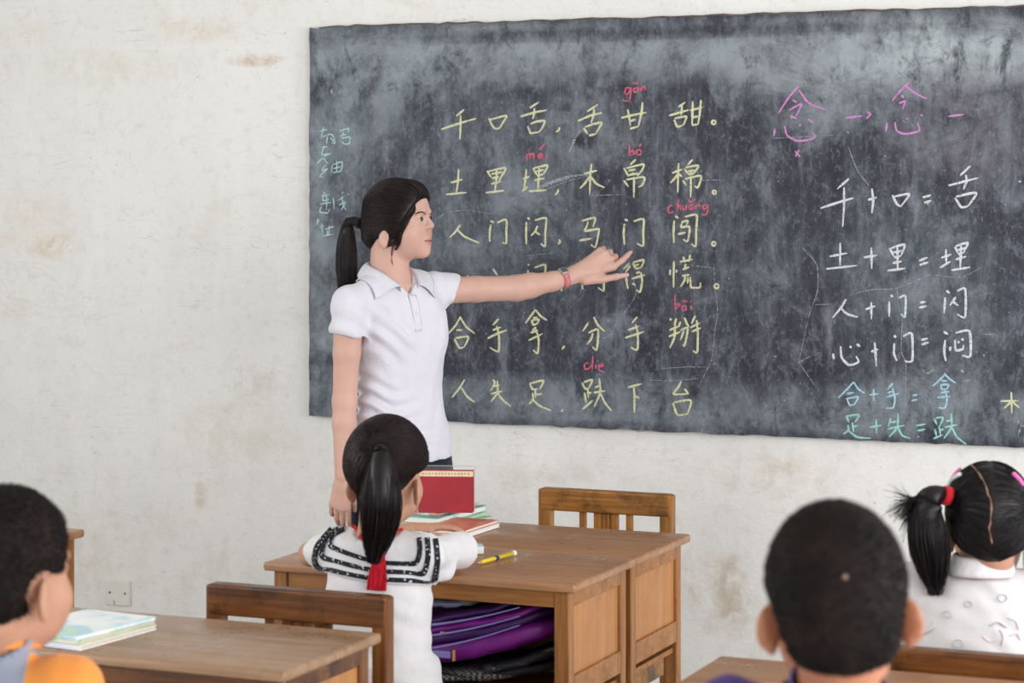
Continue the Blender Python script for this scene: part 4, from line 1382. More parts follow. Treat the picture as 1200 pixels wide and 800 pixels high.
M['skin_teacher'] = skin('skin_fair', '#c69f91', '#d1a99a')
M['lip'] = skin('lips', '#c17f76', '#c98a80', .4)
M['mouth'] = simple('mouth_gap_shade', '#6e3a38', .5, .3, .1)  # dark red of the mouth, with the shade between the lips painted in
M['skin_child'] = skin('skin_child', '#b0836b', '#bd907a')
M['skin_boy'] = skin('skin_tan', '#a56c50', '#b87c5e')
M['ear_red'] = skin('skin_ear', '#b5624a', '#c4745a')
M['hair'] = hair_mat('hair_black', '#0b080b', '#171114')
M['hair_brown'] = hair_mat('hair_dark_brown', '#140c0e', '#271818')
M['hair_short'] = hair_mat('hair_short_black', '#14110f', '#221d1b', .6)
M['eye_white'] = simple('eye_white', '#bdb4ae', .2, .5, .02)
M['eye_iris'] = simple('eye_iris', '#1d120d', .15, .6, .2, 200)
M['brow'] = simple('brow_hair', '#3a2a25', .6, .3, .2, 200)
M['teeth'] = simple('teeth', '#eeeae2', .25, .5, .02)
M['white_polo'] = cloth('white_polo_jersey', '#d9d8e2', .85, .02, .7, 22)
M['white_shirt'] = cloth('white_cotton', '#dddcdf', .85, .02, .55, 22)
M['denim'] = cloth('dark_denim', '#1c2236', .85, .25, .5)
M['band_black'] = cloth('black_hair_band', '#121012', .8, .1)


def person(u0, d0, label):
    """an Empty on the floor; local axes: right in the picture, away from the camera, up"""
    p = P(u0, HORIZON, d0)
    r = empty('person', (p[0], p[1], 0), YAW)
    tag(r, label, 'person')
    x0 = (u0 - 600) / FPX * d0
    def Lc(u, v, y=0.0):
        d = d0 + y
        return np.array([(u - 600) / FPX * d - x0, y, 1.6 - (v - HORIZON) / FPX * d])
    return r, Lc


def body_mesh(name, f, mat, parent, it=2, mats=None, mask=None, disp=None):
    V, F = f.mesh()
    V = relax(V, F, it)
    if disp is not None:
        V = V + normals(V, F) * disp(V)[:, None]
    midx = None
    if mask is not None:
        midx = mask(V[F].mean(1))
    return np_mesh(name, V, F, mat, parent, True, mats, midx)

def capcut(a, b, ra, rb, n=None, inner=0.0):
    """a cone-capsule cut flat by a plane through b"""
    f0, c, r = cap(a, b, ra, rb)
    b_ = np.array(b, np.float32)
    n_ = np.array(n if n is not None else np.array(b) - np.array(a), np.float32); n_ /= np.linalg.norm(n_)
    def fn(q):
        return np.maximum(f0(q), ((q - b_) @ n_))
    return fn, c, r


def push(f, pts, off=.004, it=6):
    """move points along the field's gradient until they lie off metres outside the surface"""
    p = np.array(pts, float)
    e = f.h
    for _ in range(it):
        d = f.sample(p)
        g = np.stack([f.sample(p + e * np.eye(3)[k]) - f.sample(p - e * np.eye(3)[k]) for k in range(3)], -1)
        g /= np.linalg.norm(g, axis=-1)[..., None] + 1e-6
        p += g * (off - d)[..., None] * .8
    return p


def sheet(name, grid, mat, parent, thick=.002, smooth=True):
    """a cloth sheet from an (n, m, 3) grid of points, given a real thickness"""
    G = np.asarray(grid); n, m_, _ = G.shape
    V = G.reshape(-1, 3)
    i, j = np.meshgrid(np.arange(n - 1), np.arange(m_ - 1), indexing='ij')
    a = (i * m_ + j).ravel()
    F = np.stack([a, a + m_, a + m_ + 1, a + 1], 1)
    N = normals(V, F)
    V2 = np.concatenate([V, V - N * thick])
    k = len(V)
    rim = []
    bd = list(range(m_)) + [r * m_ + m_ - 1 for r in range(1, n)] + [(n - 1) * m_ + c for c in range(m_ - 2, -1, -1)] + [r * m_ for r in range(n - 2, 0, -1)]
    for x, y in zip(bd, bd[1:] + bd[:1]):
        rim.append((x, y, y + k, x + k))
    return np_mesh(name, V2, np.concatenate([F, F[:, ::-1] + k, np.array(rim)]), mat, parent, smooth)


# eyes, lashes, brows and teeth that sit in a sculpted head
def add_eyes(f, Hd, H0, HS, T_, lashes=True):
    for sx in (-1, 1):
        V = []
        c = H0 + Hd @ (np.array([sx * .0312, .0812, .0038]) * HS)
        m = MB(); bmesh.ops.create_uvsphere(m.bm, u_segments=20, v_segments=12, radius=.0118 * HS)
        for v in m.bm.verts: v.co += Vector(c)
        eye = m.build('eye', M['eye_white'], T_, True)
        ci = c + Hd @ np.array([0, .0074, .0002]) * HS
        m = MB(); bmesh.ops.create_uvsphere(m.bm, u_segments=16, v_segments=10, radius=.0072 * HS)
        for v in m.bm.verts: v.co = Vector(ci + (np.array(v.co) * 1.0) * np.array([1, 1, 1]))
        m.build('iris', M['eye_iris'], eye, True)
        if not lashes: continue
        # lash line and brow follow the face surface
        xs = np.linspace(.0185, .0455, 9)
        pl = np.array([[sx * x, .0955 - 6 * (x - .03) ** 2 * 1.5, .0072 - 22 * (x - .033) ** 2] for x in xs])
        pl = push(f, H0 + (pl * HS) @ Hd.T, .0006)
        m = MB(); m.tube(pl, [.0003] + [.0009] * 7 + [.0006], 6); m.build('eyelashes', M['brow'], T_, True)
        g_ = np.random.default_rng(3)
        ln = []
        for i in range(60):
            x = g_.uniform(.014, .050); z = .0235 - 16 * (x - .030) ** 2 + g_.normal(0, .0007)
            ln.append([[sx * (x + t * .008), .094 - 9 * (x + t * .008 - .02) ** 2, z + t * .0006] for t in (0, .5, 1)])
        ln = push(f, H0 + (np.array(ln) * HS) @ Hd.T, .0005)
        strands('eyebrow', ln, .0004, .0002, M['brow'], T_, 3)
    if not lashes: return
    m = MB(); m.box((-.012, -.002, -.0022), (.012, .002, .0022), .001)
    for v in m.bm.verts: v.co = Vector(H0 + Hd @ ((np.array(v.co) + np.array([0, .0915 - 40 * v.co.x ** 2, -.0600])) * HS))
    m.build('teeth', M['teeth'], T_)




# ================================================================== the teacher
T_, L0 = person(468, 6.12, 'young woman teacher in a white polo shirt pointing at the blackboard')
def L(u, v, y=0.0):
    return L0(u, v, y if y < .1 else .1 + (y - .1) * .86)
Rt = frame(138)
Hd = frame(112, 2.0)
H0 = L(465, 259, .01); HS = .935
shR, elR, wrR = L(409, 356, -.115), L(404, 470, -.105), L(402, 556, -.135)
shL, elL, w0L, wrL = L(511, 340, .098), L(606, 337.5, .20), L(648, 329.5, .262), L(667, 324, .287)
neck = L(456, 330, 0.0)
sec = lambda e: [(.80, 0, .008, .150 - e, .112 - e), (.868, 0, .010, .146 - e, .109 - e), (.93, 0, .010, .139 - e, .103 - e), (1.0, 0, .004, .125 - e, .093 - e), (1.06, 0, .0, .121 - e, .091 - e),
                 (1.12, 0, .002, .123 - e, .093 - e), (1.20, 0, .002, .131 - e, .090 - e), (1.26, 0, .0, .133 - e, .087 - e), (1.30, 0, -.002, .118 - e, .076 - e), (1.335, 0, -.004, .082 - e, .060 - e)]

f = Field((-.21, -.27, .655), (.66, .44, 1.66), .0027)
b = Body(f)
Body(f, Rt).add(loft(sec(.010)), 0)
for sx in (-1, 1):
    Body(f, Rt).add(ell((sx * .056, .046, 1.200), (.048, .036, .046)), .035)
b.add(cap(neck + [0, 0, -.01], shR, .044, .036), .03).add(cap(neck + [0, 0, -.01], shL, .044, .036), .03)
b.add(cap(neck + [0, 0, .0], H0 + Hd @ np.array([0, -.022, -.05]) * HS, .053, .050), .02)
b.add(cap(shR, shR + (elR - shR) * .5, .040, .0355), .02).add(cap(shR + (elR - shR) * .5, elR, .0350, .0315), .01)
b.add(cap(elR, elR + (wrR - elR) * .3, .0315, .0305), .012).add(cap(elR + (wrR - elR) * .3, wrR, .0305, .0215), .012)
b.add(cap(shL, shL + (elL - shL) * .5, .038, .0345), .02).add(cap(shL + (elL - shL) * .5, elL, .0345, .0345), .01)
b.add(cap(elL, elL + (w0L - elL) * .35, .0345, .0335), .012).add(cap(elL + (w0L - elL) * .35, w0L, .0335, .0262), .012).add(cap(w0L, wrL, .0262, .0215), .012)
add_head(f, Hd, H0, HS, nose=1.28, ear_z=-.047, ear_r=(.0065, .015, .024))
# pointing left hand
def hand_seg(pts, radii, k=.003):
    for i in range(len(pts) - 1):
        b.add(cap(L(*pts[i]), L(*pts[i + 1]), radii[i], radii[i + 1]), k)
b.add(cap(wrL, L(697, 317.5, .325), .0220, .0210), .012)
b.add(cap(L(672, 322, .295), L(719, 313, .345), .0190, .0105), .012)          # towards each knuckle
b.add(cap(L(674, 320, .297), L(715.5, 303.5, .340), .0180, .0105), .010)
b.add(cap(L(675, 318, .298), L(709.5, 296.5, .334), .0170, .0100), .010)
b.add(cap(L(674, 319, .300), L(703, 293, .342), .0150, .0085), .010)
hand_seg([(719, 312.5, .345), (729.5, 304.5, .370), (735, 299.3, .385), (739, 295.4, .397)], [.0098, .0086, .0076, .0062])   # index finger
hand_seg([(715.5, 303.5, .340), (721, 300.5, .378), (716, 305, .393), (709, 307, .383)], [.0098, .0086, .0078, .0066])       # curled fingers
hand_seg([(709.5, 296.5, .334), (715, 295, .374), (710, 300, .390), (703, 303, .380)], [.0094, .0084, .0076, .0064])
hand_seg([(703, 293, .340), (707, 291, .370), (702, 296, .385), (696, 299, .376)], [.0082, .0074, .0066, .0056])
hand_seg([(685, 328, .305), (706, 327, .315), (722, 324.3, .322), (735, 322, .328)], [.0150, .0110, .0088, .0066], .006)      # thumb
# hanging right hand
fdir = np.array([-.10, -.04, -1.0]); fdir /= np.linalg.norm(fdir)
rgt = Rt[:, 0] - fdir * (Rt[:, 0] @ fdir); rgt /= np.linalg.norm(rgt)
bk = np.cross(fdir, rgt)
rot = math.radians(35); rg2 = rgt * math.cos(rot) - bk * math.sin(rot)          # the palm turned a little back
add_hand(f, np.stack([np.cross(fdir, rg2), fdir, rg2], 1), wrR + fdir * .016, .86, curl=((18, 22, 26, 30), (22, 26, 30, 34), (12, 14, 16, 18)), thumb=(.5, .4), spread=.6, mirror=-1)
tm = lambda C: face_idx(C, Hd, H0, HS)
teacher_f = f
body_mesh('body', f, None, T_, 2, [M['skin_teacher'], M['lip'], M['mouth']], tm)

add_eyes(f, Hd, H0, HS, T_)

# hair
hf = Field(H0 - .15, H0 + .15, .003)
hb = Body(hf, Hd, H0, HS)
hb.add(ell((0, -.001, .034), (.083, .098, .0885)), 0)
hb.add(ell((0, -.062, -.028), (.060, .042, .058)), .03)
for sx in (-1, 1):
    hb.add(ell((sx * .052, .022, .002), (.030, .060, .058)), .02)
hb.add(ell((0, .050, .060), (.060, .046, .046)), .02)
def face_cut(q):
    y, z, x = q[..., 1], q[..., 2], np.abs(q[..., 0])
    a = np.maximum(-(.857 * (y - .0145) - .515 * (z + .063)), z - (.080 - 5.0 * x ** 2))
    c = np.maximum(z + .048, -.026 - y)
    return np.minimum(a, c)
hb.add((face_cut, (0, 0, 0), (.15, .15, .15)), .006, 's')
hb.add((lambda q: -(q[..., 2] + .088 + .2 * (q[..., 1] + .06)), (0, 0, 0), (.15, .15, .15)), .01, 's') if False else None
hair = body_mesh('hair', hf, M['hair'], T_, 2)
g = np.random.default_rng(11)
st = g.normal(0, 1, (3600, 3)); st /= np.linalg.norm(st, axis=1)[:, None]
st = st[(st[:, 1] > -.6) & (st[:, 2] > -.75)]
tie_l = np.array([0, -1.0, -.02])
ln = combed(hf, H0, Hd @ tie_l, st @ Hd.T, 12, (.0001, .0022), .16, .05, 2)
strands('combed_hair', ln, .0006, .0005, M['hair_brown'], hair, 3)
tie = L(420.5, 262, .028)
path = [L(427, 263, .024), L(418, 259.5, .03), L(408, 261, .036), L(406, 285, .04), L(406.5, 318, .04), L(408, 352, .035)]
strands('ponytail', bundle(path, [.010, .012, .021, .027, .027, .022, .012], 1300, 18, 4, wild=.004, flat=(1, .8)), .0010, .0005, M['hair_brown'], hair, 4)
m = MB(); m.tube(smooth_line(path, 4)[:19], np.interp(np.linspace(0, 1, 19), np.linspace(0, 1, 6), [.008, .010, .013, .017, .016, .008]), 12); m.build('ponytail_core', M['hair'], hair, True)
m = MB(); m.tube([L(424, 262.5, .026), L(421, 261.5, .028), L(417.5, 260.5, .03)], [.0135, .0150, .0135], 14); m.build('hair_band', M['band_black'], hair, True)
# side lock along the face and the fringe over the far temple
def drape(pts, off=.002):
    return push(hf, push(f, np.array(pts), off), off, 1) if False else np.array(pts)
lock = []
for i in range(170):
    a, q = g.random(), g.normal(0, 1)
    o = np.array([.0, -.010 - .010 * a, 0])
    pts = [L(474 + 18 * a, 213.5 + q * .6, -.035), L(489 + 8 * a, 222, -.045 - .012 * a), L(492 - 2 * a, 236, -.064), L(482 - 4 * a, 254 + q, -.072), L(470 - 4 * a, 274 + q, -.0745), L(463 - 5 * a + q * .4, 292 + 7 * g.random(), -.070)]
    lock.append(smooth_line(pts, 4))
lock = np.array(lock)
sh_ = lock.shape
lk = lock.reshape(-1, 3)
dmin = np.minimum(f.sample(lk), hf.sample(lk)).reshape(sh_[:2])
comb = Field(H0 - .15, H0 + .15, .003); comb.d = np.minimum(hf.d, .06)
gi = np.stack(np.meshgrid(*comb.ax, indexing='ij'), -1)
comb.d = np.minimum(comb.d, f.sample(gi)).astype(np.float32)
lk = push(comb, lk, .0008, 5)
lk = lk.reshape(sh_) + g.uniform(0, .0022, (sh_[0], 1, 1)) * np.array([.3, -.9, .2])
strands('side_lock', lk, .0008, .0004, M['hair_brown'], hair, 4)
fr = []
for i in range(150):
    a, q = g.random(), g.normal(0, 1)
    pts = [L(478 + 16 * a, 212, -.01 + .03 * a), L(495 + 3 * a, 216 + 2 * q * .3, .012 + .03 * a), L(503 - 1.5 * a, 226 + q, .03 + .02 * a), L(501.5 - 1 * a, 237 + 5 * g.random(), .045)]
    fr.append(smooth_line(pts, 5))
fr = np.array(fr); s2 = fr.shape
fr = push(comb, fr.reshape(-1, 3), .0010, 4).reshape(s2) + g.uniform(0, .004, (s2[0], 1, 1)) * np.array([.9, 0, .3])
strands('fringe', fr, .0009, .0004, M['hair_brown'], hair, 4)
wisp = []
for i in range(14):
    a = g.random()
    wisp.append(smooth_line([L(463 - 3 * a, 286, -.073), L(461 - 3 * a, 296, -.074), L(457 + 4 * a, 306 + 6 * a, -.066)], 5))
strands('wisp', np.array(wisp), .0004, .0002, M['hair_brown'], hair, 3)

# polo shirt
sf = Field((-.22, -.24, .84), (.24, .26, 1.44), .003)
Body(sf, Rt).add(loft(sec(0)), 0)
for sx in (-1, 1):
    Body(sf, Rt).add(ell((sx * .056, .048, 1.200), (.052, .040, .050)), .04)
sb = Body(sf)
sb.add(cap(neck + [0, 0, -.012], shR, .050, .041), .03).add(cap(neck + [0, 0, -.012], shL, .050, .044), .03)
cR = shR + (L(407, 392, -.112) - shR)
nR = np.array([-.10, .05, -1.0])
sb.add(capcut(shR, L(407.4, 391.5, -.112), .0430, .0475, nR), .022)
cL = L(531, 339.5, .122)
nL = np.array([.90, .30, -.42])
sb.add(capcut(shL, cL, .0450, .0450, nL), .022)
sf.cut((.10, 0, -1), -.863)
Body(sf, Rt).add(loft([(.80, 0, .010, .138, .101), (.87, 0, .010, .1425, .1065), (.885, 0, .010, .1385, .1025), (.905, 0, .010, .122, .086)]), .004, 's')
sb.add(cap(L(407.8, 381, -.113), L(406, 425, -.11), .0395, .0415), .003, 's')
sb.add(cap(L(522, 339.5, .112), L(570, 339, .16), .0390, .0400), .003, 's')
nk = neck + np.array([0, 0, 0.0])
sb.add(cap(L(456, 334, .0), L(456, 290, 0), .0545, .075), .006, 's')
def vcut(q):                                        # the open neck, a V down the front
    X, Y, Z = q[..., 0], q[..., 1], q[..., 2]
    return np.maximum(np.maximum(np.abs(X + .004) - np.maximum(Z - 1.312, 0) * .95 - .002, 1.312 - Z), -Y)
Rn = Rt; on = np.array([neck[0], neck[1], 0])
sf.apply(vcut, (0, .05, 1.36), (.12, .14, .09), .003, 's', Rt, on)
def folds(V):
    q = V @ Rt
    w = np.clip((1.16 - V[:, 2]) / .10, 0, 1) * np.clip((V[:, 2] - .87) / .04, 0, 1)
    ph = V[:, 2] * 150 + 14 * V[:, 0] + 1.6 * np.sin(q[:, 0] * 26) + 1.3 * np.sin(V[:, 0] * 43 + 2)
    a = np.sin(ph) * (.5 + .5 * np.sin(V[:, 0] * 17 + V[:, 2] * 21))
    side = np.clip((q[:, 0] + .02) / .08, .25, 1)
    d = .0075 * w * a * side
    w2 = np.exp(-((V[:, 2] - 1.20) / .06) ** 2) * np.clip((q[:, 0]) / .06, 0, 1)
    d += .0046 * w2 * np.sin(V[:, 2] * 120 - q[:, 0] * 95 + 1.2 * np.sin(q[:, 0] * 30))
    w3 = np.clip((V[:, 2] - 1.22) / .04, 0, 1) * np.clip((1.31 - V[:, 2]) / .03, 0, 1) * np.clip(-q[:, 0] / .05, 0, 1)
    d += .0024 * w3 * np.sin(V[:, 0] * 120 + V[:, 2] * 90)
    d += .0018 * np.sin(V[:, 2] * 37 + 3 * np.sin(V[:, 0] * 31)) * np.sin(V[:, 0] * 47 + V[:, 1] * 39)
    return d
polo = body_mesh('polo_shirt', sf, M['white_polo'], T_, 2, disp=folds)
polo['label'] = 'white short sleeved polo shirt'
# cuff and hem stitching ridges
def ring_on(fld, centre, axis, rad, w, name, mat, parent, off=.0012, n=48):
    ax = np.array(axis, float); ax /= np.linalg.norm(ax)
    a = np.cross(ax, [0, 0, 1.0]) if abs(ax[2]) < .9 else np.cross(ax, [0, 1.0, 0])
    a /= np.linalg.norm(a); b_ = np.cross(ax, a)
    th = np.linspace(0, 2 * math.pi, n + 1)[:-1]
    D = np.cos(th)[:, None] * a + np.sin(th)[:, None] * b_
    r, ok = fld.hit(np.array(centre) + D * (rad * 1.7), -D, rad * 1.6, 120)
    pts = np.array(centre) + D * (rad * 1.7) - D * r[:, None]
    return pts + D * off
# collar
def polar(phi, r, z, sgn):
    a = math.radians(phi)
    return on + Rt @ np.array([sgn * r * math.sin(a) - .003, r * math.cos(a), 0]) + np.array([0, 0, z])
phis = [20, 32, 48, 70, 95, 125, 155, 180]
fold_r = [.090, .080, .069, .063, .061, .061, .062, .062]
fold_z = [1.334, 1.348, 1.362, 1.374, 1.382, 1.389, 1.393, 1.394]
out_phi = [57, 60, 66, 80, 100, 128, 156, 180]
out_r = [.124, .118, .112, .104, .098, .093, .090, .088]
out_z = [1.300, 1.309, 1.318, 1.330, 1.340, 1.348, 1.353, 1.355]
for sgn in (1, -1):
    A = np.array([polar(p, r, z, sgn) for p, r, z in zip(phis, fold_r, fold_z)])
    if sgn < 0:
        o_phi = [q - 14 if i < 3 else q for i, q in enumerate(out_phi)]
    else: o_phi = out_phi
    B = np.array([polar(p, r, z, sgn) for p, r, z in zip(o_phi, out_r, out_z)])
    A, B = smooth_line(A, 5), smooth_line(B, 5)
    rows = []
    for t in np.linspace(0, 1, 9):
        row = A * (1 - t) + B * t + np.array([0, 0, .006]) * math.sin(math.pi * min(1, t * 1.3))
        if t > .15:
            d = sf.sample(row)
            pr = push(sf, row, .0035)
            row = np.where((d < .0035)[:, None], pr, np.where((t > .75) & (d > .0035)[:, None] & (d < .03)[:, None], push(sf, row, .0035), row))
        rows.append(row)
    inner = A * 1.0; inner = np.array([on + (p - on) * np.array([.93, .93, 1]) + np.array([0, 0, -.022]) for p in A])
    G = np.array([inner] + rows).transpose(1, 0, 2)
    if sgn < 0: G = G[::-1]
    sheet('collar', G[:, ::-1], M['white_polo'], polo, .0022)
# placket and buttons
zz = np.linspace(1.310, 1.215, 12)
for nm, x0, x1, off in (('placket', -.016, .010, .0016),):
    G = []
    for z in zz:
        row = []
        for x in np.linspace(x0, x1, 6):
            o = on + Rt @ np.array([x - .003, .25, 0]) + np.array([0, 0, z])
            t, ok = sf.hit(o, -Rt[:, 1], .25, 200)
            row.append(o - Rt[:, 1] * (t[0] - off))
        G.append(row)
    sheet(nm, np.array(G), M['white_polo'], polo, .0016)
M['button'] = simple('pale_button', '#d9d7dc', .3, .5, .03)
for z in (1.303, 1.262):
    o = on + Rt @ np.array([-.006, .25, 0]) + np.array([0, 0, z])
    t, ok = sf.hit(o, -Rt[:, 1], .25, 200)
    c = o - Rt[:, 1] * (t[0] - .002)
    m = MB(); m.tube([c, c + Rt[:, 1] * .0022], [.0050, .0046], 16); m.build('button', M['button'], polo, True)

# thin dark necklace cord
M['cord_dark'] = simple('dark_cord', '#3b2f2c', .5, .4, .1)
A_ = np.array([L(481.5, 310, -.2), L(483, 320, -.2), L(484, 330, -.2), L(482.5, 339, -.2), L(479, 346, -.2)])
B_ = np.array([L(481.5, 310, .1), L(483, 320, .1), L(484, 330, .1), L(482.5, 339, .1), L(479, 346, .1)])
A_[:, 0] -= .004; B_[:, 0] -= .004
t_, ok_ = f.hit(A_, B_ - A_, .31, 260)
pn = A_ + (B_ - A_) / np.linalg.norm(B_ - A_, axis=1)[:, None] * t_[:, None]
pn = push(f, pn[ok_], .0008, 4)
if len(pn) > 2:
    m = MB(); m.tube(smooth_line(pn, 4), .0008, 5); m.build('necklace', M['cord_dark'], T_, True)

# trousers and shoes
jf = Field((-.22, -.24, .02), (.24, .26, .96), .006)
Body(jf, Rt).add(loft([(.78, 0, .006, .150, .112), (.84, 0, .008, .146, .109), (.90, 0, .009, .1385, .1025), (.94, 0, .008, .126, .092)]), 0)
for sx in (-1, 1):
    kb = Body(jf, Rt)
    kb.add(cap((sx * .075, .0, .80), (sx * .08, .015, .45), .078, .050), .03).add(cap((sx * .08, .015, .45), (sx * .085, -.005, .06), .050, .040), .02)
jf.cut((0, 0, -1), -.055)
body_mesh('jeans', jf, M['denim'], T_, 2)
m = MB()
bl = ring_on(jf, Rt @ np.array([0, .008, 0]) + np.array([0, 0, .868]), (0, 0, 1), .15, 0, '', None, None, .001)
M['shoe'] = simple('shoe_dark', '#2a2626', .4, .5, .1)
for sx in (-1, 1):
    ff = Field((-.25, -.28, -.005), (.27, .28, .12), .005)
    Body(ff, Rt).add(ell((sx * .088, .055, .025), (.042, .115, .040)), 0).add(ell((sx * .086, -.005, .06), (.040, .050, .055)), .02)
    ff.cut((0, 0, -1), 0)
    body_mesh('shoe', ff, M['shoe'], T_, 1)

# wristwatch
wc = L(660, 326, .277); wa = (wrL - w0L); wa /= np.linalg.norm(wa)
pts = ring_on(f, wc, wa, .026, 0, '', None, None, .0016, 40)
a_, b_2 = pts - wa * .0085, pts + wa * .0085
G = np.stack([np.concatenate([a_, a_[:1]]), np.concatenate([pts + (pts - wc) * .03, (pts + (pts - wc) * .03)[:1]]), np.concatenate([b_2, b_2[:1]])], 1)
M['watch_pink'] = simple('pink_leather', '#cf7a80', .55, .4, .1, 60)
M['watch_steel'] = simple('watch_steel', '#c9c6c0', .22, .6, .05, metal=.9)
M['watch_dial'] = simple('watch_dial', '#4b5052', .2, .6, .35, 400)
wst = sheet('wristwatch', G, M['watch_pink'], T_, -.0018)
wst['label'] = 'pink strapped wristwatch with a square silver case'
up = np.array([-.05, -.62, .78]); up -= wa * (up @ wa); up /= np.linalg.norm(up); sd = np.cross(wa, up)
t, ok = f.hit(wc + up * .06, -up, .06, 150)
cc = wc + up * (.06 - t[0])
Rw = Matrix(np.stack([wa, sd, up], 1).tolist())
m = MB(); m.box((-.0115, -.0125, -.001), (.0115, .0125, .0065), .002); 
for v in m.bm.verts: v.co = Rw @ v.co + Vector(cc)
cs = m.build('watch_case', M['watch_steel'], wst)
m = MB(); m.box((-.0078, -.0085, .0060), (.0078, .0085, .0072), .0004)
for v in m.bm.verts: v.co = Rw @ v.co + Vector(cc)
m.build('dial', M['watch_dial'], wst)

# ================================================================== the pupils
M['braid'] = None
t = NT('dark_braid_with_flecks')
t.set(t.mix(t.ramp(t.noise(170, 2, .5), [(.60, 0.0), (.66, 1.0)]), srgb('#20222a'), srgb('#c9cbd0')), .8, .2)
M['braid'] = t.m
M['red_cord'] = cloth('red_cord', '#c2182c', .8, .1)
M['grey_jersey'] = cloth('grey_jersey', '#8d93a3', .9, .05, .3, 20)
M['orange_jersey'] = cloth('orange_jersey', '#e59245', .9, .05, .3, 20)
M['purple_jersey'] = cloth('purple_jersey', '#4a3476', .9, .1, .3, 20)
M['collar_grey'] = cloth('grey_collar', '#4b525c', .9, .06)
M['trousers'] = cloth('dark_trousers', '#2c3244', .9, .1, .3, 18)
M['skirt_blue'] = cloth('blue_skirt', '#3b4a6b', .9, .1, .3, 18)
M['kid_shoe'] = simple('canvas_shoe', '#d8d5cf', .7, .3, .05)
t = NT('crew_cut')
t.set(t.ramp(t.noise(16, 4, .6), [(.35, srgb('#100d0e')), (.6, srgb('#1e1715')), (.8, srgb('#30241f'))]), .75, .15)
M['crew'] = t.m
t = NT('print_shirt')                                  # white cotton with a faint grey print
vor = t.n('ShaderNodeTexVoronoi'); vor.inputs['Scale'].default_value = 22
t.l(t.coord(), vor.inputs['Vector'])
t.set(t.mix(t.ramp(vor.outputs['Distance'], [(.10, .22), (.16, 0.0)]), srgb('#d8d6d7'), srgb('#a7a3aa')), .88, .15)
t.bump(t.noise(22, 3, .5, 1.0), .35, .006)
M['print_shirt'] = t.m
M['print_grey'] = simple('print_grey', '#c4c0c6', .9, .1, .1)
M['print_pink'] = simple('print_pink', '#e0cdd0', .9, .1, .1)
M['elastic_red'] = cloth('red_elastic', '#d1262f', .7, .1)
M['clip_pink'] = simple('pink_clip', '#e66cb4', .3, .5, .05)
M['clip_white'] = simple('pale_clip', '#d9e6e2', .3, .5, .05)
M['elastic_green'] = cloth('green_elastic', '#79b56a', .7, .1)
M['scalp'] = skin('scalp', '#7d6050', '#8d6e5c')


def to_local(root, p):
    d = np.array(p) - np.array(root.location)
    return np.array([d @ RGT, d @ FWD, d[2]])


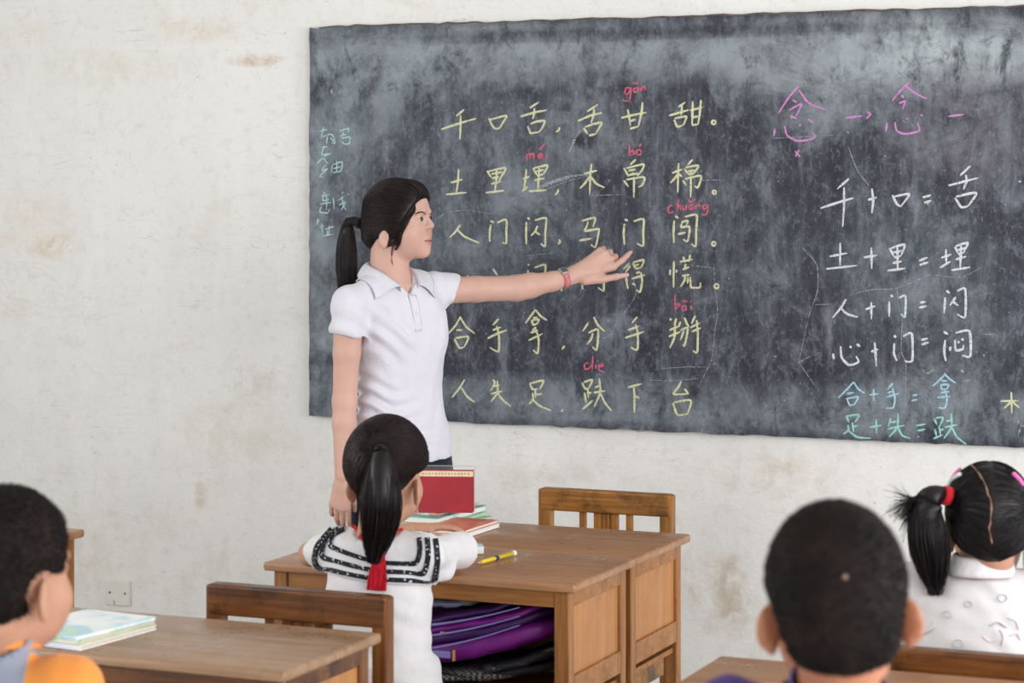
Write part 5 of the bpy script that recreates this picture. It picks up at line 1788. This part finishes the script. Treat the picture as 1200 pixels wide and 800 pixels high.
def kid(u0, d0, label, H0, HS, head, ta, tc, zs, sc=1.0, arms=None, skin_m='skin_child', ear=None, la=None, shirt='white_shirt', legs='trousers', cap_off=.012, top=None, hair_cut=None, sleeve=.55, sleeve_r=.046, loose=1.0, sh_dz=(0, 0), knee=.225, shr=.040, extra=None, stub=False):
    root, L = person(u0, d0, label)
    H0 = H0(L) if callable(H0) else H0
    tc = tc(L) if callable(tc) else tc
    Hd, Rt = frame(*head), frame(ta)
    o = np.array([tc[0], tc[1], 0.0])
    TW = lambda p: o + Rt @ np.array(p, float)
    hw = .112 * sc
    sh = {1: TW((hw, 0, zs + sh_dz[0])), -1: TW((-hw, 0, zs + sh_dz[1]))}
    slv = sleeve if hasattr(sleeve, 'keys') else {1: (sleeve, sleeve_r), -1: (sleeve, sleeve_r)}
    Lf = frame(ta if la is None else la)
    if arms is None:
        arms = {s_: (TW((s_ * .155 * sc, .05, zs - .20 * sc)), TW((s_ * .085, .235, .600)), TW((s_ * .075, .30, .585))) for s_ in (1, -1)}
    else:
        arms = arms(L, TW)
    ear = ear or dict(ear_z=-.02, ear_r=(.008, .019, .028), ear_out=35)
    neck = o * 1 + Rt @ np.array([0, -.005, 0]) + np.array([0, 0, zs + .035])
    lo = np.array([-.42, -.28, .42]); hi = np.array([.42, .62, H0[2] + .16 * HS])
    f = Field(lo, hi, .0036)
    b = Body(f)
    secs = [(.44, 0, 0, .118, .095), (.55, 0, 0, .108, .085), (.66, 0, 0, .100 * sc, .078 * sc), (zs - .08, 0, 0, .104 * sc, .074 * sc), (zs - .02, 0, 0, .092 * sc, .060 * sc), (zs + .02, 0, 0, .060, .045)]
    Body(f, Rt, o).add(loft(secs), 0)
    nb = H0 + Hd @ np.array([0, -.024, -.055]) * HS
    b.add(cap(neck, nb, .044 * sc, .043), .02)
    for s_ in (1, -1):
        e, w, hnd = arms[s_]
        b.add(cap(neck + [0, 0, -.03], sh[s_], .034, .030), .02)
        b.add(cap(sh[s_], e, .031 * sc, .0265 * sc), .015).add(cap(e, e + (w - e) * .35, .0265 * sc, .0255 * sc), .01).add(cap(e + (w - e) * .35, w, .0255 * sc, .0185), .01)
        fd = hnd - w; fd /= np.linalg.norm(fd)
        bk = np.array([0, 0, 1.0]); bk -= fd * (bk @ fd); bk /= np.linalg.norm(bk)
        th = np.cross(fd, bk)                                       # thumb side must lie inward
        inward = -s_ * Rt[:, 0]
        mir = 1 if th @ inward > 0 else -1
        add_hand(f, np.stack([th, fd, bk], 1), w + fd * .012, .70 * sc, curl=(14, 18, 12), thumb=(.8, .3), spread=.8, mirror=mir)
    add_head(f, Hd, H0, HS, nose=.8, **ear)
    skin_ = M[skin_m]
    tm = lambda C: face_idx(C, Hd, H0, HS)
    body_mesh('body', f, None, root, 2, [skin_, M['lip'], M['mouth']], tm)
    add_eyes(f, Hd, H0, HS, root, False)
    # hair cap
    hf = Field(H0 - .16, H0 + .16, .0032)
    hb = Body(hf, Hd, H0, HS)
    c_ = cap_off
    hb.add(ell((0, 0, .032), (.074 + c_, .092 + c_, .088 + c_)), 0)
    hb.add(ell((0, .035, .040), (.058 + c_, .054 + c_, .05 + c_)), .02)
    hb.add(ell((0, -.045, -.018), (.062, .046, .052)), .02)
    if hair_cut is not None:
        hb.add((hair_cut, (0, 0, 0), (.16, .16, .16)), .006, 's')
    # shirt
    sf = Field(lo, np.array([.42, .45, zs + .14]), .0036)
    g = .010 * loose
    s2 = [(z, cx, cy, rx + g, ry + g) for z, cx, cy, rx, ry in secs]
    Body(sf, Rt, o).add(loft(s2), 0)
    sb = Body(sf)
    for s_ in (1, -1):
        e, w, hnd = arms[s_]
        sb.add(cap(neck + [0, 0, -.032], sh[s_], .041, .038), .025)
        ln_, rs = slv[s_]
        end = sh[s_] + (e - sh[s_]) * ln_
        sb.add(capcut(sh[s_], end, shr * sc, rs * sc), .02)
        sb.add(cap(end - (e - sh[s_]) * .06, end + (e - sh[s_]) * .3, rs * sc - .010, rs * sc - .008), .003, 's')
    sb.add(cap(neck + [0, 0, .022], neck + [0, 0, .12], .050, .075), .006, 's')
    sb.add(cap(neck + [0, 0, .03] + Rt @ np.array([0, .03, -.0]), neck + Rt @ np.array([0, .06, .1]), .045, .06), .006, 's')
    if extra: extra(sb, L)
    if stub: sb.add(cap(neck + [0, 0, -.03], neck + (nb - neck) * .38, .060, .0565), .012); sb.add(cap(neck + (nb - neck) * .25, nb, .0500, .0500), .002, 's')
    # legs, sitting
    if legs:
        lf = Field((-.36, -.30, .0), (.46, .60, .64), .006)
        lb = Body(lf, Lf, o)
        lb.add(loft([(.4385, 0, .0, .122, .105), (.50, 0, 0, .122, .102), (.575, 0, 0, .114, .092)]), 0)
        for s_ in (1, -1):
            lb.add(cap((s_ * .060, -.01, .494), (s_ * .070, knee, .482), .058, .046), .02)
            lb.add(cap((s_ * .070, knee, .482), (s_ * .075, knee - .01, .08), .046, .036), .01)
        lf.cut((0, 0, -1), -.06)
        body_mesh('trousers' if legs == 'trousers' else 'leggings', lf, M[legs], root, 2)
        for s_ in (1, -1):
            ff = Field((-.36, -.30, -.004), (.46, .68, .12), .005)
            Body(ff, Lf, o).add(ell((s_ * .078, knee + .035, .022), (.036, .090, .036)), 0).add(ell((s_ * .076, knee - .01, .055), (.036, .044, .045)), .02)
            ff.cut((0, 0, -1), 0)
            body_mesh('shoe', ff, M['kid_shoe'], root, 1)
    def wr(V):
        return .0016 * np.sin(V[:, 2] * 60 + 3 * np.sin(V[:, 0] * 33)) * np.sin(V[:, 0] * 50 + V[:, 2] * 25) + .0008 * np.sin(V[:, 2] * 140 + V[:, 0] * 60)
    return dict(root=root, L=L, H0=H0, HS=HS, Hd=Hd, Rt=Rt, o=o, f=f, hf=hf, sf=sf, neck=neck, sh=sh, arms=arms, TW=TW, wr=wr)


def proj(fld, L, uv, off=.003, y0=-.45, y1=.35):
    """points where lines of sight meet a surface, lifted off it"""
    uv = np.atleast_2d(uv)
    A = np.array([L(u, v, y0) for u, v in uv]); B = np.array([L(u, v, y1) for u, v in uv])
    ln = np.linalg.norm(B - A, axis=1)
    t, ok = fld.hit(A, B - A, ln.max(), 260)
    D = (B - A) / ln[:, None]
    if not ok.all():                                 # a line of sight that just misses: its closest approach
        tt = np.linspace(.05, ln.max(), 260)
        v = fld.sample(A[:, None] + D[:, None] * tt[None, :, None])
        v = np.where(np.isfinite(v), v, 1)
        # beyond the near field the distance is constant, so fall back on the neighbours' depth
        tb = np.where(v.min(1) < .055, tt[v.argmin(1)], np.median(t[ok]) if ok.any() else ln.max() / 2)
        t = np.where(ok, t, tb)
    p = A + D * t[:, None]
    return push(fld, p, off, 8)


def hair_tail(name, path, radii, N, seed, parent, mat='hair', **kw):
    o = strands(name, bundle(path, radii, N, 18, seed, **kw), .0010, .0004, M[mat], parent, 4)
    pl = smooth_line(path, 4)
    n = int(len(pl) * .62)
    m = MB(); m.tube(pl[:n], np.interp(np.linspace(0, .66, n), np.linspace(0, 1, len(radii)), np.array(radii) * .72), 12)
    m.build('tail_core', M[mat], parent, True)
    return o


# ------------------------------------------------------------------ girl with the ponytail at the front desk
def cut_girl(q):
    x, y, z = np.abs(q[..., 0]), q[..., 1], q[..., 2]
    back = z - (-.073 + .95 * x + .25 * np.maximum(y + .03, 0))
    front = np.maximum(-(y - .030 - .30 * z), z - .072)
    earc = np.maximum(np.maximum(z - .012, -.030 - y), .055 - x)
    return np.minimum(np.minimum(back, front), earc)


def arms_girl(L, TW):
    return {1: (L(538, 645, .20), L(497, 634, .335), L(467, 624, .345)), -1: (L(364, 649, .245), L(482, 621, .385), L(526, 615, .400))}


G1 = kid(452, 4.85, 'girl with a long ponytail in a white sailor collar dress sitting at the front desk', lambda L: L(452, 558, 0), .93, (18, -3), 23, lambda L: L(444, 650, .005), .828,
         arms=arms_girl, knee=.145, sc=.98, shr=.034, extra=lambda b_, L: b_.add(cap(L(503, 668, .03), L(522, 668, .045), .028, .022), .02), cap_off=.019, hair_cut=cut_girl, ear=dict(ear_z=-.030, ear_r=(.008, .019, .029), ear_out=30), legs='skirt_blue', la=3, sleeve={1: (1.03, .0425), -1: (.60, .036)}, loose=1.2)
L = G1['L']; r = G1['root']; hf, sf, H0, Hd, HS = G1['hf'], G1['sf'], G1['H0'], G1['Hd'], G1['HS']
hair = body_mesh('hair', hf, M['hair'], r, 2)
g = np.random.default_rng(21)
st = g.normal(0, 1, (3800, 3)); st /= np.linalg.norm(st, axis=1)[:, None]
st = st[st[:, 2] > -.75]
tie_d = np.array([.02, -.80, .60])
strands('combed_hair', combed(hf, H0, Hd @ tie_d, st @ Hd.T, 12, (.0002, .0028), .17, .045, 3), .0007, .0005, M['hair_brown'], hair, 3)
tp = proj(hf, L, [(447, 529)], .004)[0]
path = [tp + [0, .01, 0], tp + [0, -.016, .004], L(447, 551, -.128), L(447, 585, -.135), L(445, 613, -.128), L(440, 641, -.118), L(437.5, 660, -.112)]
hair_tail('ponytail', path, [.011, .017, .034, .043, .040, .026, .006], 1700, 5, hair, wild=.003, flat=(1, .7), short=.3)
strands('ponytail_strands', bundle(path, [.012, .020, .038, .046, .043, .030, .010], 160, 18, 9, flat=(1, .75), wild=.004), .0009, .0004, M['hair_brown'], hair, 4)
m = MB(); m.tube([tp + [0, .006, -.002], tp + [0, -.006, .001], tp + [0, -.016, .003]], [.0125, .0140, .0125], 14); m.build('hair_band', M['band_black'], hair, True)
# loose strands on the nape
wl_ = []
for i in range(60):
    s_ = g.choice([-1, 1]); x = g.uniform(.012, .05)
    p0 = H0 + Hd @ (np.array([s_ * x, -.075 + .3 * x, -.052 + .7 * x])) * HS
    wl_.append([p0, p0 + np.array([g.normal(0, .004), -.004, -.012]), p0 + np.array([g.normal(0, .009), -.001, -.030 - .02 * g.random()])])
strands('nape_wisps', np.array(wl_), .0004, .0002, M['hair_brown'], hair, 3)
# dress: the shirt field plus a skirt over the lap
Body(sf, G1['Rt'], G1['o']).add(loft([(.434, 0, .01, .140, .125), (.52, 0, .005, .132, .112), (.60, 0, .0, .120, .098)]), .03)
dress = body_mesh('dress', sf, M['white_shirt'], r, 2, disp=G1['wr'])
outer = [(398, 617), (383, 622), (371, 640), (368, 664), (402, 676), (439, 683), (476, 685), (508, 684), (515, 660), (513, 634), (500, 622), (486, 617)]
inner = [(424, 617), (424, 619), (426, 623), (429, 629), (434, 633), (441, 635), (449, 635), (457, 633), (464, 630), (469, 625), (472, 620), (473, 617)]
A_, B_ = smooth_line(np.array(inner, float), 5), smooth_line(np.array(outer, float), 5)
rows = [A_ * (1 - t) + B_ * t for t in np.linspace(0, 1, 16)]
G = np.array([proj(sf, L, rw, .0040) for rw in rows])
collar = sheet('sailor_collar', G, M['white_shirt'], dress, .002)
stripes = [[(389, 622), (374, 640), (372, 661), (402, 671), (439, 678), (476, 680), (504, 679), (511, 658), (509, 633)],
           [(397, 622), (383, 632), (380, 651), (410, 662), (443, 669), (472, 670.5), (496, 668.5), (501.5, 651), (500.5, 632)],
           [(404, 622), (391, 629), (389, 640), (410, 649), (439, 658), (464, 660.5), (488, 658.5), (493, 646), (492, 632)]]
for s_ in stripes:
    c = smooth_line(np.array(s_, float), 6)
    tt = np.gradient(c, axis=0); tt /= np.linalg.norm(tt, axis=1)[:, None]
    nn = np.stack([-tt[:, 1], tt[:, 0]], 1)
    G = np.stack([proj(sf, L, c + nn * w, .0056) for w in (-2.7, -.9, .9, 2.7)], 1)
    sheet('braid_stripe', G, M['braid'], dress, .001)
cord = proj(sf, L, smooth_line(np.array([(413, 612), (415, 620), (420, 630), (428, 635), (438, 637), (447, 636), (455, 632), (463, 626), (472, 620)], float), 4), .006)
m = MB(); m.tube(cord, .0040, 8); m.build('red_cord', M['red_cord'], dress, True)
tz = proj(sf, L, [(450, 634), (446, 650), (445, 668), (443, 692)], .010)
ts = strands('red_tassel', bundle([tz[0], tz[1], tz[2], tz[3]], [.004, .010, .017, .021], 420, 12, 8, flat=(1, .45), short=.25), .0011, .0008, M['red_cord'], dress, 4)
m = MB(); m.tube([tz[0] + [0, .0, .004], tz[0] + (tz[1] - tz[0]) * .5, tz[1], tz[2]], [.0055, .0060, .0095, .011], 10); m.build('tassel_knot', M['red_cord'], dress, True)

# ------------------------------------------------------------------ girl with two bunches, right
def cut_bunches(q):
    x, y, z = np.abs(q[..., 0]), q[..., 1], q[..., 2]
    back = z - (-.068 + .45 * x + .4 * np.maximum(y + .02, 0))
    front = np.maximum(-(y - .030 - .30 * z), z - .072)
    return np.minimum(back, front)


G2 = kid(1160, 4.305, 'girl with two bunches and pink hair clips in a faintly printed white shirt', lambda L: L(1160, 618, 0), .93, (8, -4), 18, lambda L: L(1150, 690, .0), .845, sc=1.08,
         cap_off=.013, hair_cut=cut_bunches, shirt='print_shirt', legs='trousers', sleeve=.6)
L = G2['L']; r = G2['root']; hf, sf, H0, Hd, HS = G2['hf'], G2['sf'], G2['H0'], G2['Hd'], G2['HS']
hair = body_mesh('hair', hf, M['hair'], r, 2)
st = g.normal(0, 1, (3600, 3)); st /= np.linalg.norm(st, axis=1)[:, None]; st = st[st[:, 2] > -.8]
for s_ in (1, -1):
    ss = st[(s_ * st[:, 0]) > .012]
    td = np.array([s_ * .88, -.33, .40])
    strands('combed_hair', combed(hf, H0, Hd @ td, ss @ Hd.T, 12, (.0002, .0024), .17, .05, 5), .0007, .0005, M['hair'], hair, 3)
pl = proj(hf, L, smooth_line(np.array([(1139, 545), (1148, 556), (1157, 574), (1162, 596), (1160, 618), (1162, 636)], float), 4), .0022)
m = MB(); m.tube(pl + np.random.default_rng(2).normal(0, .0009, pl.shape), [.0014 + .0009 * math.sin(i * 1.7) for i in range(len(pl))], 6); prt = m.build('parting', M['scalp'], hair, True); prt['label'] = 'pale crooked parting down the back'
lt = L(1107, 580, -.02)
path = [L(1113, 581, -.015), L(1102, 578, -.025), L(1089, 586, -.03), L(1086, 612, -.035), L(1091, 650, -.035), L(1096, 697, -.03)]
hair_tail('bunch', path, [.010, .016, .030, .038, .035, .022, .004], 1700, 12, hair, flat=(1, .8), wild=.005, short=.5)
sp = []
for i in range(260):
    a = g.random(); b_ = g.random()
    e_ = L(1048 + 22 * a + 6 * g.normal(), 604 + 26 * (a - .5) + 10 * g.normal(), -.03 + .02 * g.normal())
    sp.append(smooth_line([L(1108, 579 + 3 * b_, -.02), L(1090 - 8 * b_, 572 + 8 * b_, -.03), L(1072 - 4 * b_, 582 + 14 * a, -.03), e_], 4))
strands('bunch_spikes', np.array(sp), .0012, .0003, M['hair'], hair, 4)
def torus(name, c, ax, R_, r_, mat, parent, sq=1.0):
    ax = np.array(ax, float); ax /= np.linalg.norm(ax)
    a = np.cross(ax, [.1, .2, 1.0]); a /= np.linalg.norm(a); b_ = np.cross(ax, a)
    V, F = [], []
    n, k = 24, 10
    for i in range(n):
        d = math.cos(2 * math.pi * i / n) * a + math.sin(2 * math.pi * i / n) * b_
        for j in range(k):
            t_ = 2 * math.pi * j / k
            V.append(c + d * (R_ + r_ * math.cos(t_)) + ax * r_ * sq * math.sin(t_))
            F.append((i * k + j, ((i + 1) % n) * k + j, ((i + 1) % n) * k + (j + 1) % k, i * k + (j + 1) % k))
    return np_mesh(name, np.array(V), np.array(F), mat, parent)
torus('hair_elastic', L(1109, 580.5, -.018), L(1113, 581, -.015) - L(1102, 578, -.025), .0125, .0062, M['elastic_red'], hair, 1.7)
path2 = [L(1203, 578, -.01), L(1213, 574, -.015), L(1226, 584, -.02), L(1229, 612, -.025), L(1222, 650, -.025), L(1212, 690, -.02)]
hair_tail('bunch', path2, [.010, .016, .030, .038, .036, .026, .008], 1200, 14, hair, flat=(1, .8), wild=.003, short=.5)
torus('hair_elastic', L(1201, 577, -.012), L(1213, 574, -.015) - L(1203, 578, -.01), .0125, .0055, M['elastic_red'], hair, 1.3)
torus('hair_elastic', L(1196, 578, -.012), L(1213, 574, -.015) - L(1203, 578, -.01), .0130, .0045, M['elastic_green'], hair, 1.2)
for mt, pts in (('clip_pink', [(1106, 572), (1110, 562), (1117, 555), (1127, 549)]), ('clip_white', [(1111, 575), (1115, 567), (1121, 561), (1128, 557)]), ('clip_pink', [(1185, 556), (1192, 563), (1197, 570)])):
    q_ = proj(hf, L, smooth_line(np.array(pts, float), 4), .0048)
    n_ = len(q_)
    m = MB(); m.tube(q_, [.0032] + [.0046] * (n_ - 2) + [.0032], 8); m.build('hair_clip', M[mt], hair, True)
shirt = body_mesh('shirt', sf, M['print_shirt'], r, 2, disp=G2['wr'])
inner = [(1108, 667), (1116, 674), (1130, 680), (1147, 682), (1164, 680), (1178, 674), (1186, 667)]
nk_ = G2['neck']
G = []
for t_ in np.linspace(0, 1, 7):
    ring = []
    for a_ in np.linspace(-150, 150, 40):
        aa = math.radians(a_)
        rad = .050 + .017 * t_
        ring.append(nk_ + G2['Rt'] @ np.array([math.sin(aa) * rad, -math.cos(aa) * rad, .030 - .034 * t_ ** 1.5]))
    G.append(ring)
sheet('collar', np.array(G), M['white_shirt'], shirt, .002)
# faint printed rings and blotches
for (u, v, rr0, mt) in ((1175, 701, 5.2, 'print_grey'), (1123, 754, 5.6, 'print_grey'), (1135, 708, 4, 'print_grey'), (1110, 720, 4.5, 'print_grey')):
    c = np.array([(u + rr0 * math.cos(a_), v + rr0 * .85 * math.sin(a_)) for a_ in np.linspace(0, 2 * math.pi, 17)])
    m = MB(); m.tube(proj(sf, L, c, .0012), .0011, 5); m.build('print_ring', M[mt], shirt)
for (pts, mt, w) in (([(1160, 733), (1170, 729), (1180, 735)], 'print_grey', .0030), ([(1172, 738), (1176, 746), (1174, 756)], 'print_grey', .0035), ([(1152, 745), (1160, 752), (1168, 750)], 'print_pink', .0022),
                     ([(1184, 745), (1192, 742), (1196, 750)], 'print_pink', .0022), ([(1180, 724), (1190, 728), (1194, 738)], 'print_grey', .0016), ([(1072, 752), (1080, 744), (1088, 740), (1096, 736)], 'print_grey', .0014), ([(1066, 752), (1070, 744)], 'print_grey', .0014)):
    m = MB(); m.tube(proj(sf, L, smooth_line(np.array(pts, float), 4), .0008), w * .6, 6); m.build('print_mark', M[mt], shirt)

# ------------------------------------------------------------------ boys
def fuzz(hf, V, F, root, hair, n, ln, seed, H0, Hd, mat='crew'):
    q = np.random.default_rng(seed)
    N = normals(V, F)
    i = q.integers(0, len(V), n)
    p, nn = V[i], N[i]
    wh = H0 + Hd @ np.array([.01, -.06, .09])
    fl = p - wh; fl -= nn * (fl * nn).sum(1)[:, None]; fl /= np.linalg.norm(fl, axis=1)[:, None] + 1e-6
    d = nn * .8 + fl * .8 + q.normal(0, .25, (n, 3))
    d /= np.linalg.norm(d, axis=1)[:, None]
    l_ = ln * q.uniform(.6, 1.1, n)[:, None]
    lines = np.stack([p - nn * .001, p + d * l_ * .5, p + d * l_ + fl * l_ * .25], 1)
    strands('short_hair', lines, .0006, .0003, M[mat], hair, 3, seed)


def cut_boy(q):
    x, y, z = np.abs(q[..., 0]), q[..., 1], q[..., 2]
    back = z - (-.058 + .15 * x + 2.2 * np.maximum(x - .045, 0) * np.clip((y + .05) / .03, 0, 1))
    front = np.maximum(-(y - .045 - .25 * z), z - .066)
    earc = np.maximum(np.maximum(z - .004, -.026 - y), .058 - x)
    return np.minimum(np.minimum(back, front), earc)


B1 = kid(982, 2.6, 'boy with a crew cut and sticking-out ears in a purple top, seen from behind', lambda L: L(982, 717, 0), 1.0, (3, 0, -3.5), 16, lambda L: L(976, 800, .03), .966, sc=1.06, skin_m='skin_boy',
         cap_off=.0062, hair_cut=cut_boy, ear=dict(ear_z=-.012, ear_r=(.0075, .020, .0275), ear_out=52), sleeve=.6, sh_dz=(-.02, .022), stub=True)
L = B1['L']; r = B1['root']
V, F = B1['hf'].mesh(); V = relax(V, F, 2)
hair = np_mesh('hair', V, F, M['crew'], r)
fuzz(B1['hf'], V, F, r, hair, 9000, .0036, 31, B1['H0'], B1['Hd'])
sp_ = proj(B1['hf'], L, [(990, 676)], .002)[0]
m = MB(); bmesh.ops.create_uvsphere(m.bm, u_segments=12, v_segments=8, radius=.0030)
for v in m.bm.verts: v.co = Vector(sp_) + Vector((v.co.x, v.co.y * .6, v.co.z))
o = m.build('whorl', M['scalp'], hair, True); o['label'] = 'pale crown whorl'
top_ = body_mesh('shirt', B1['sf'], M['purple_jersey'], r, 2, disp=B1['wr'])
def crew_collar(K, mat, parent, r0=.051, r1=.060, z0=.045, z1=.018, tilt=.25):
    G = []
    for t_ in np.linspace(0, 1, 6):
        ring = []
        for a_ in np.linspace(-179, 179, 48):
            aa = math.radians(a_); rad = r0 + (r1 - r0) * t_
            ring.append(K['neck'] + K['Rt'] @ np.array([math.sin(aa) * rad, -math.cos(aa) * rad, z0 + (z1 - z0) * t_ + tilt * math.cos(aa) * rad * .5]))
        G.append(ring)
    return sheet('collar', np.array(G), mat, parent, .0025)
crew_collar(B1, M['collar_grey'], top_, .0560, .0660, .031, .012)

B2 = kid(0, 3.1, 'boy in a grey and orange raglan top at the left edge, looking towards the board', lambda L: L(4, 676, 0), .97, (29, 0), 24, lambda L: L(-2, 760, .02), .925, sc=1.0, shr=.048, skin_m='skin_child',
         cap_off=.0075, hair_cut=cut_boy, ear=dict(ear_z=-.022, ear_r=(.0075, .019, .029), ear_out=25), sleeve=.7, stub=True)
L = B2['L']; r = B2['root']
V, F = B2['hf'].mesh(); V = relax(V, F, 2)
hair = np_mesh('hair', V, F, M['crew'], r)
fuzz(B2['hf'], V, F, r, hair, 9000, .0044, 37, B2['H0'], B2['Hd'], 'crew')
Rt_, o_, nk2 = B2['Rt'], B2['o'], B2['neck']
def raglan(C):
    q = (C - o_) @ Rt_
    z = C[:, 2]
    line = .062 + np.clip((nk2[2] + .01 - z), 0, 1) * .42
    return np.where(np.abs(q[:, 0]) > line, 1, 0)
top_ = body_mesh('raglan_shirt', B2['sf'], None, r, 2, [M['grey_jersey'], M['orange_jersey']], raglan, disp=B2['wr'])
crew_collar(B2, M['orange_jersey'], top_, .0560, .0640, .031, .019)

# chairs that carry the two boys
for K, lb in ((B1, 'dark stained wooden chair under the crew-cut boy in purple'), (B2, 'dark stained wooden chair under the boy in the raglan top')):
    q_ = np.array(K['root'].location) + RGT * K['o'][0] + FWD * K['o'][1]
    make_chair((q_[0], q_[1] - .035, 0), 0, lb, True)
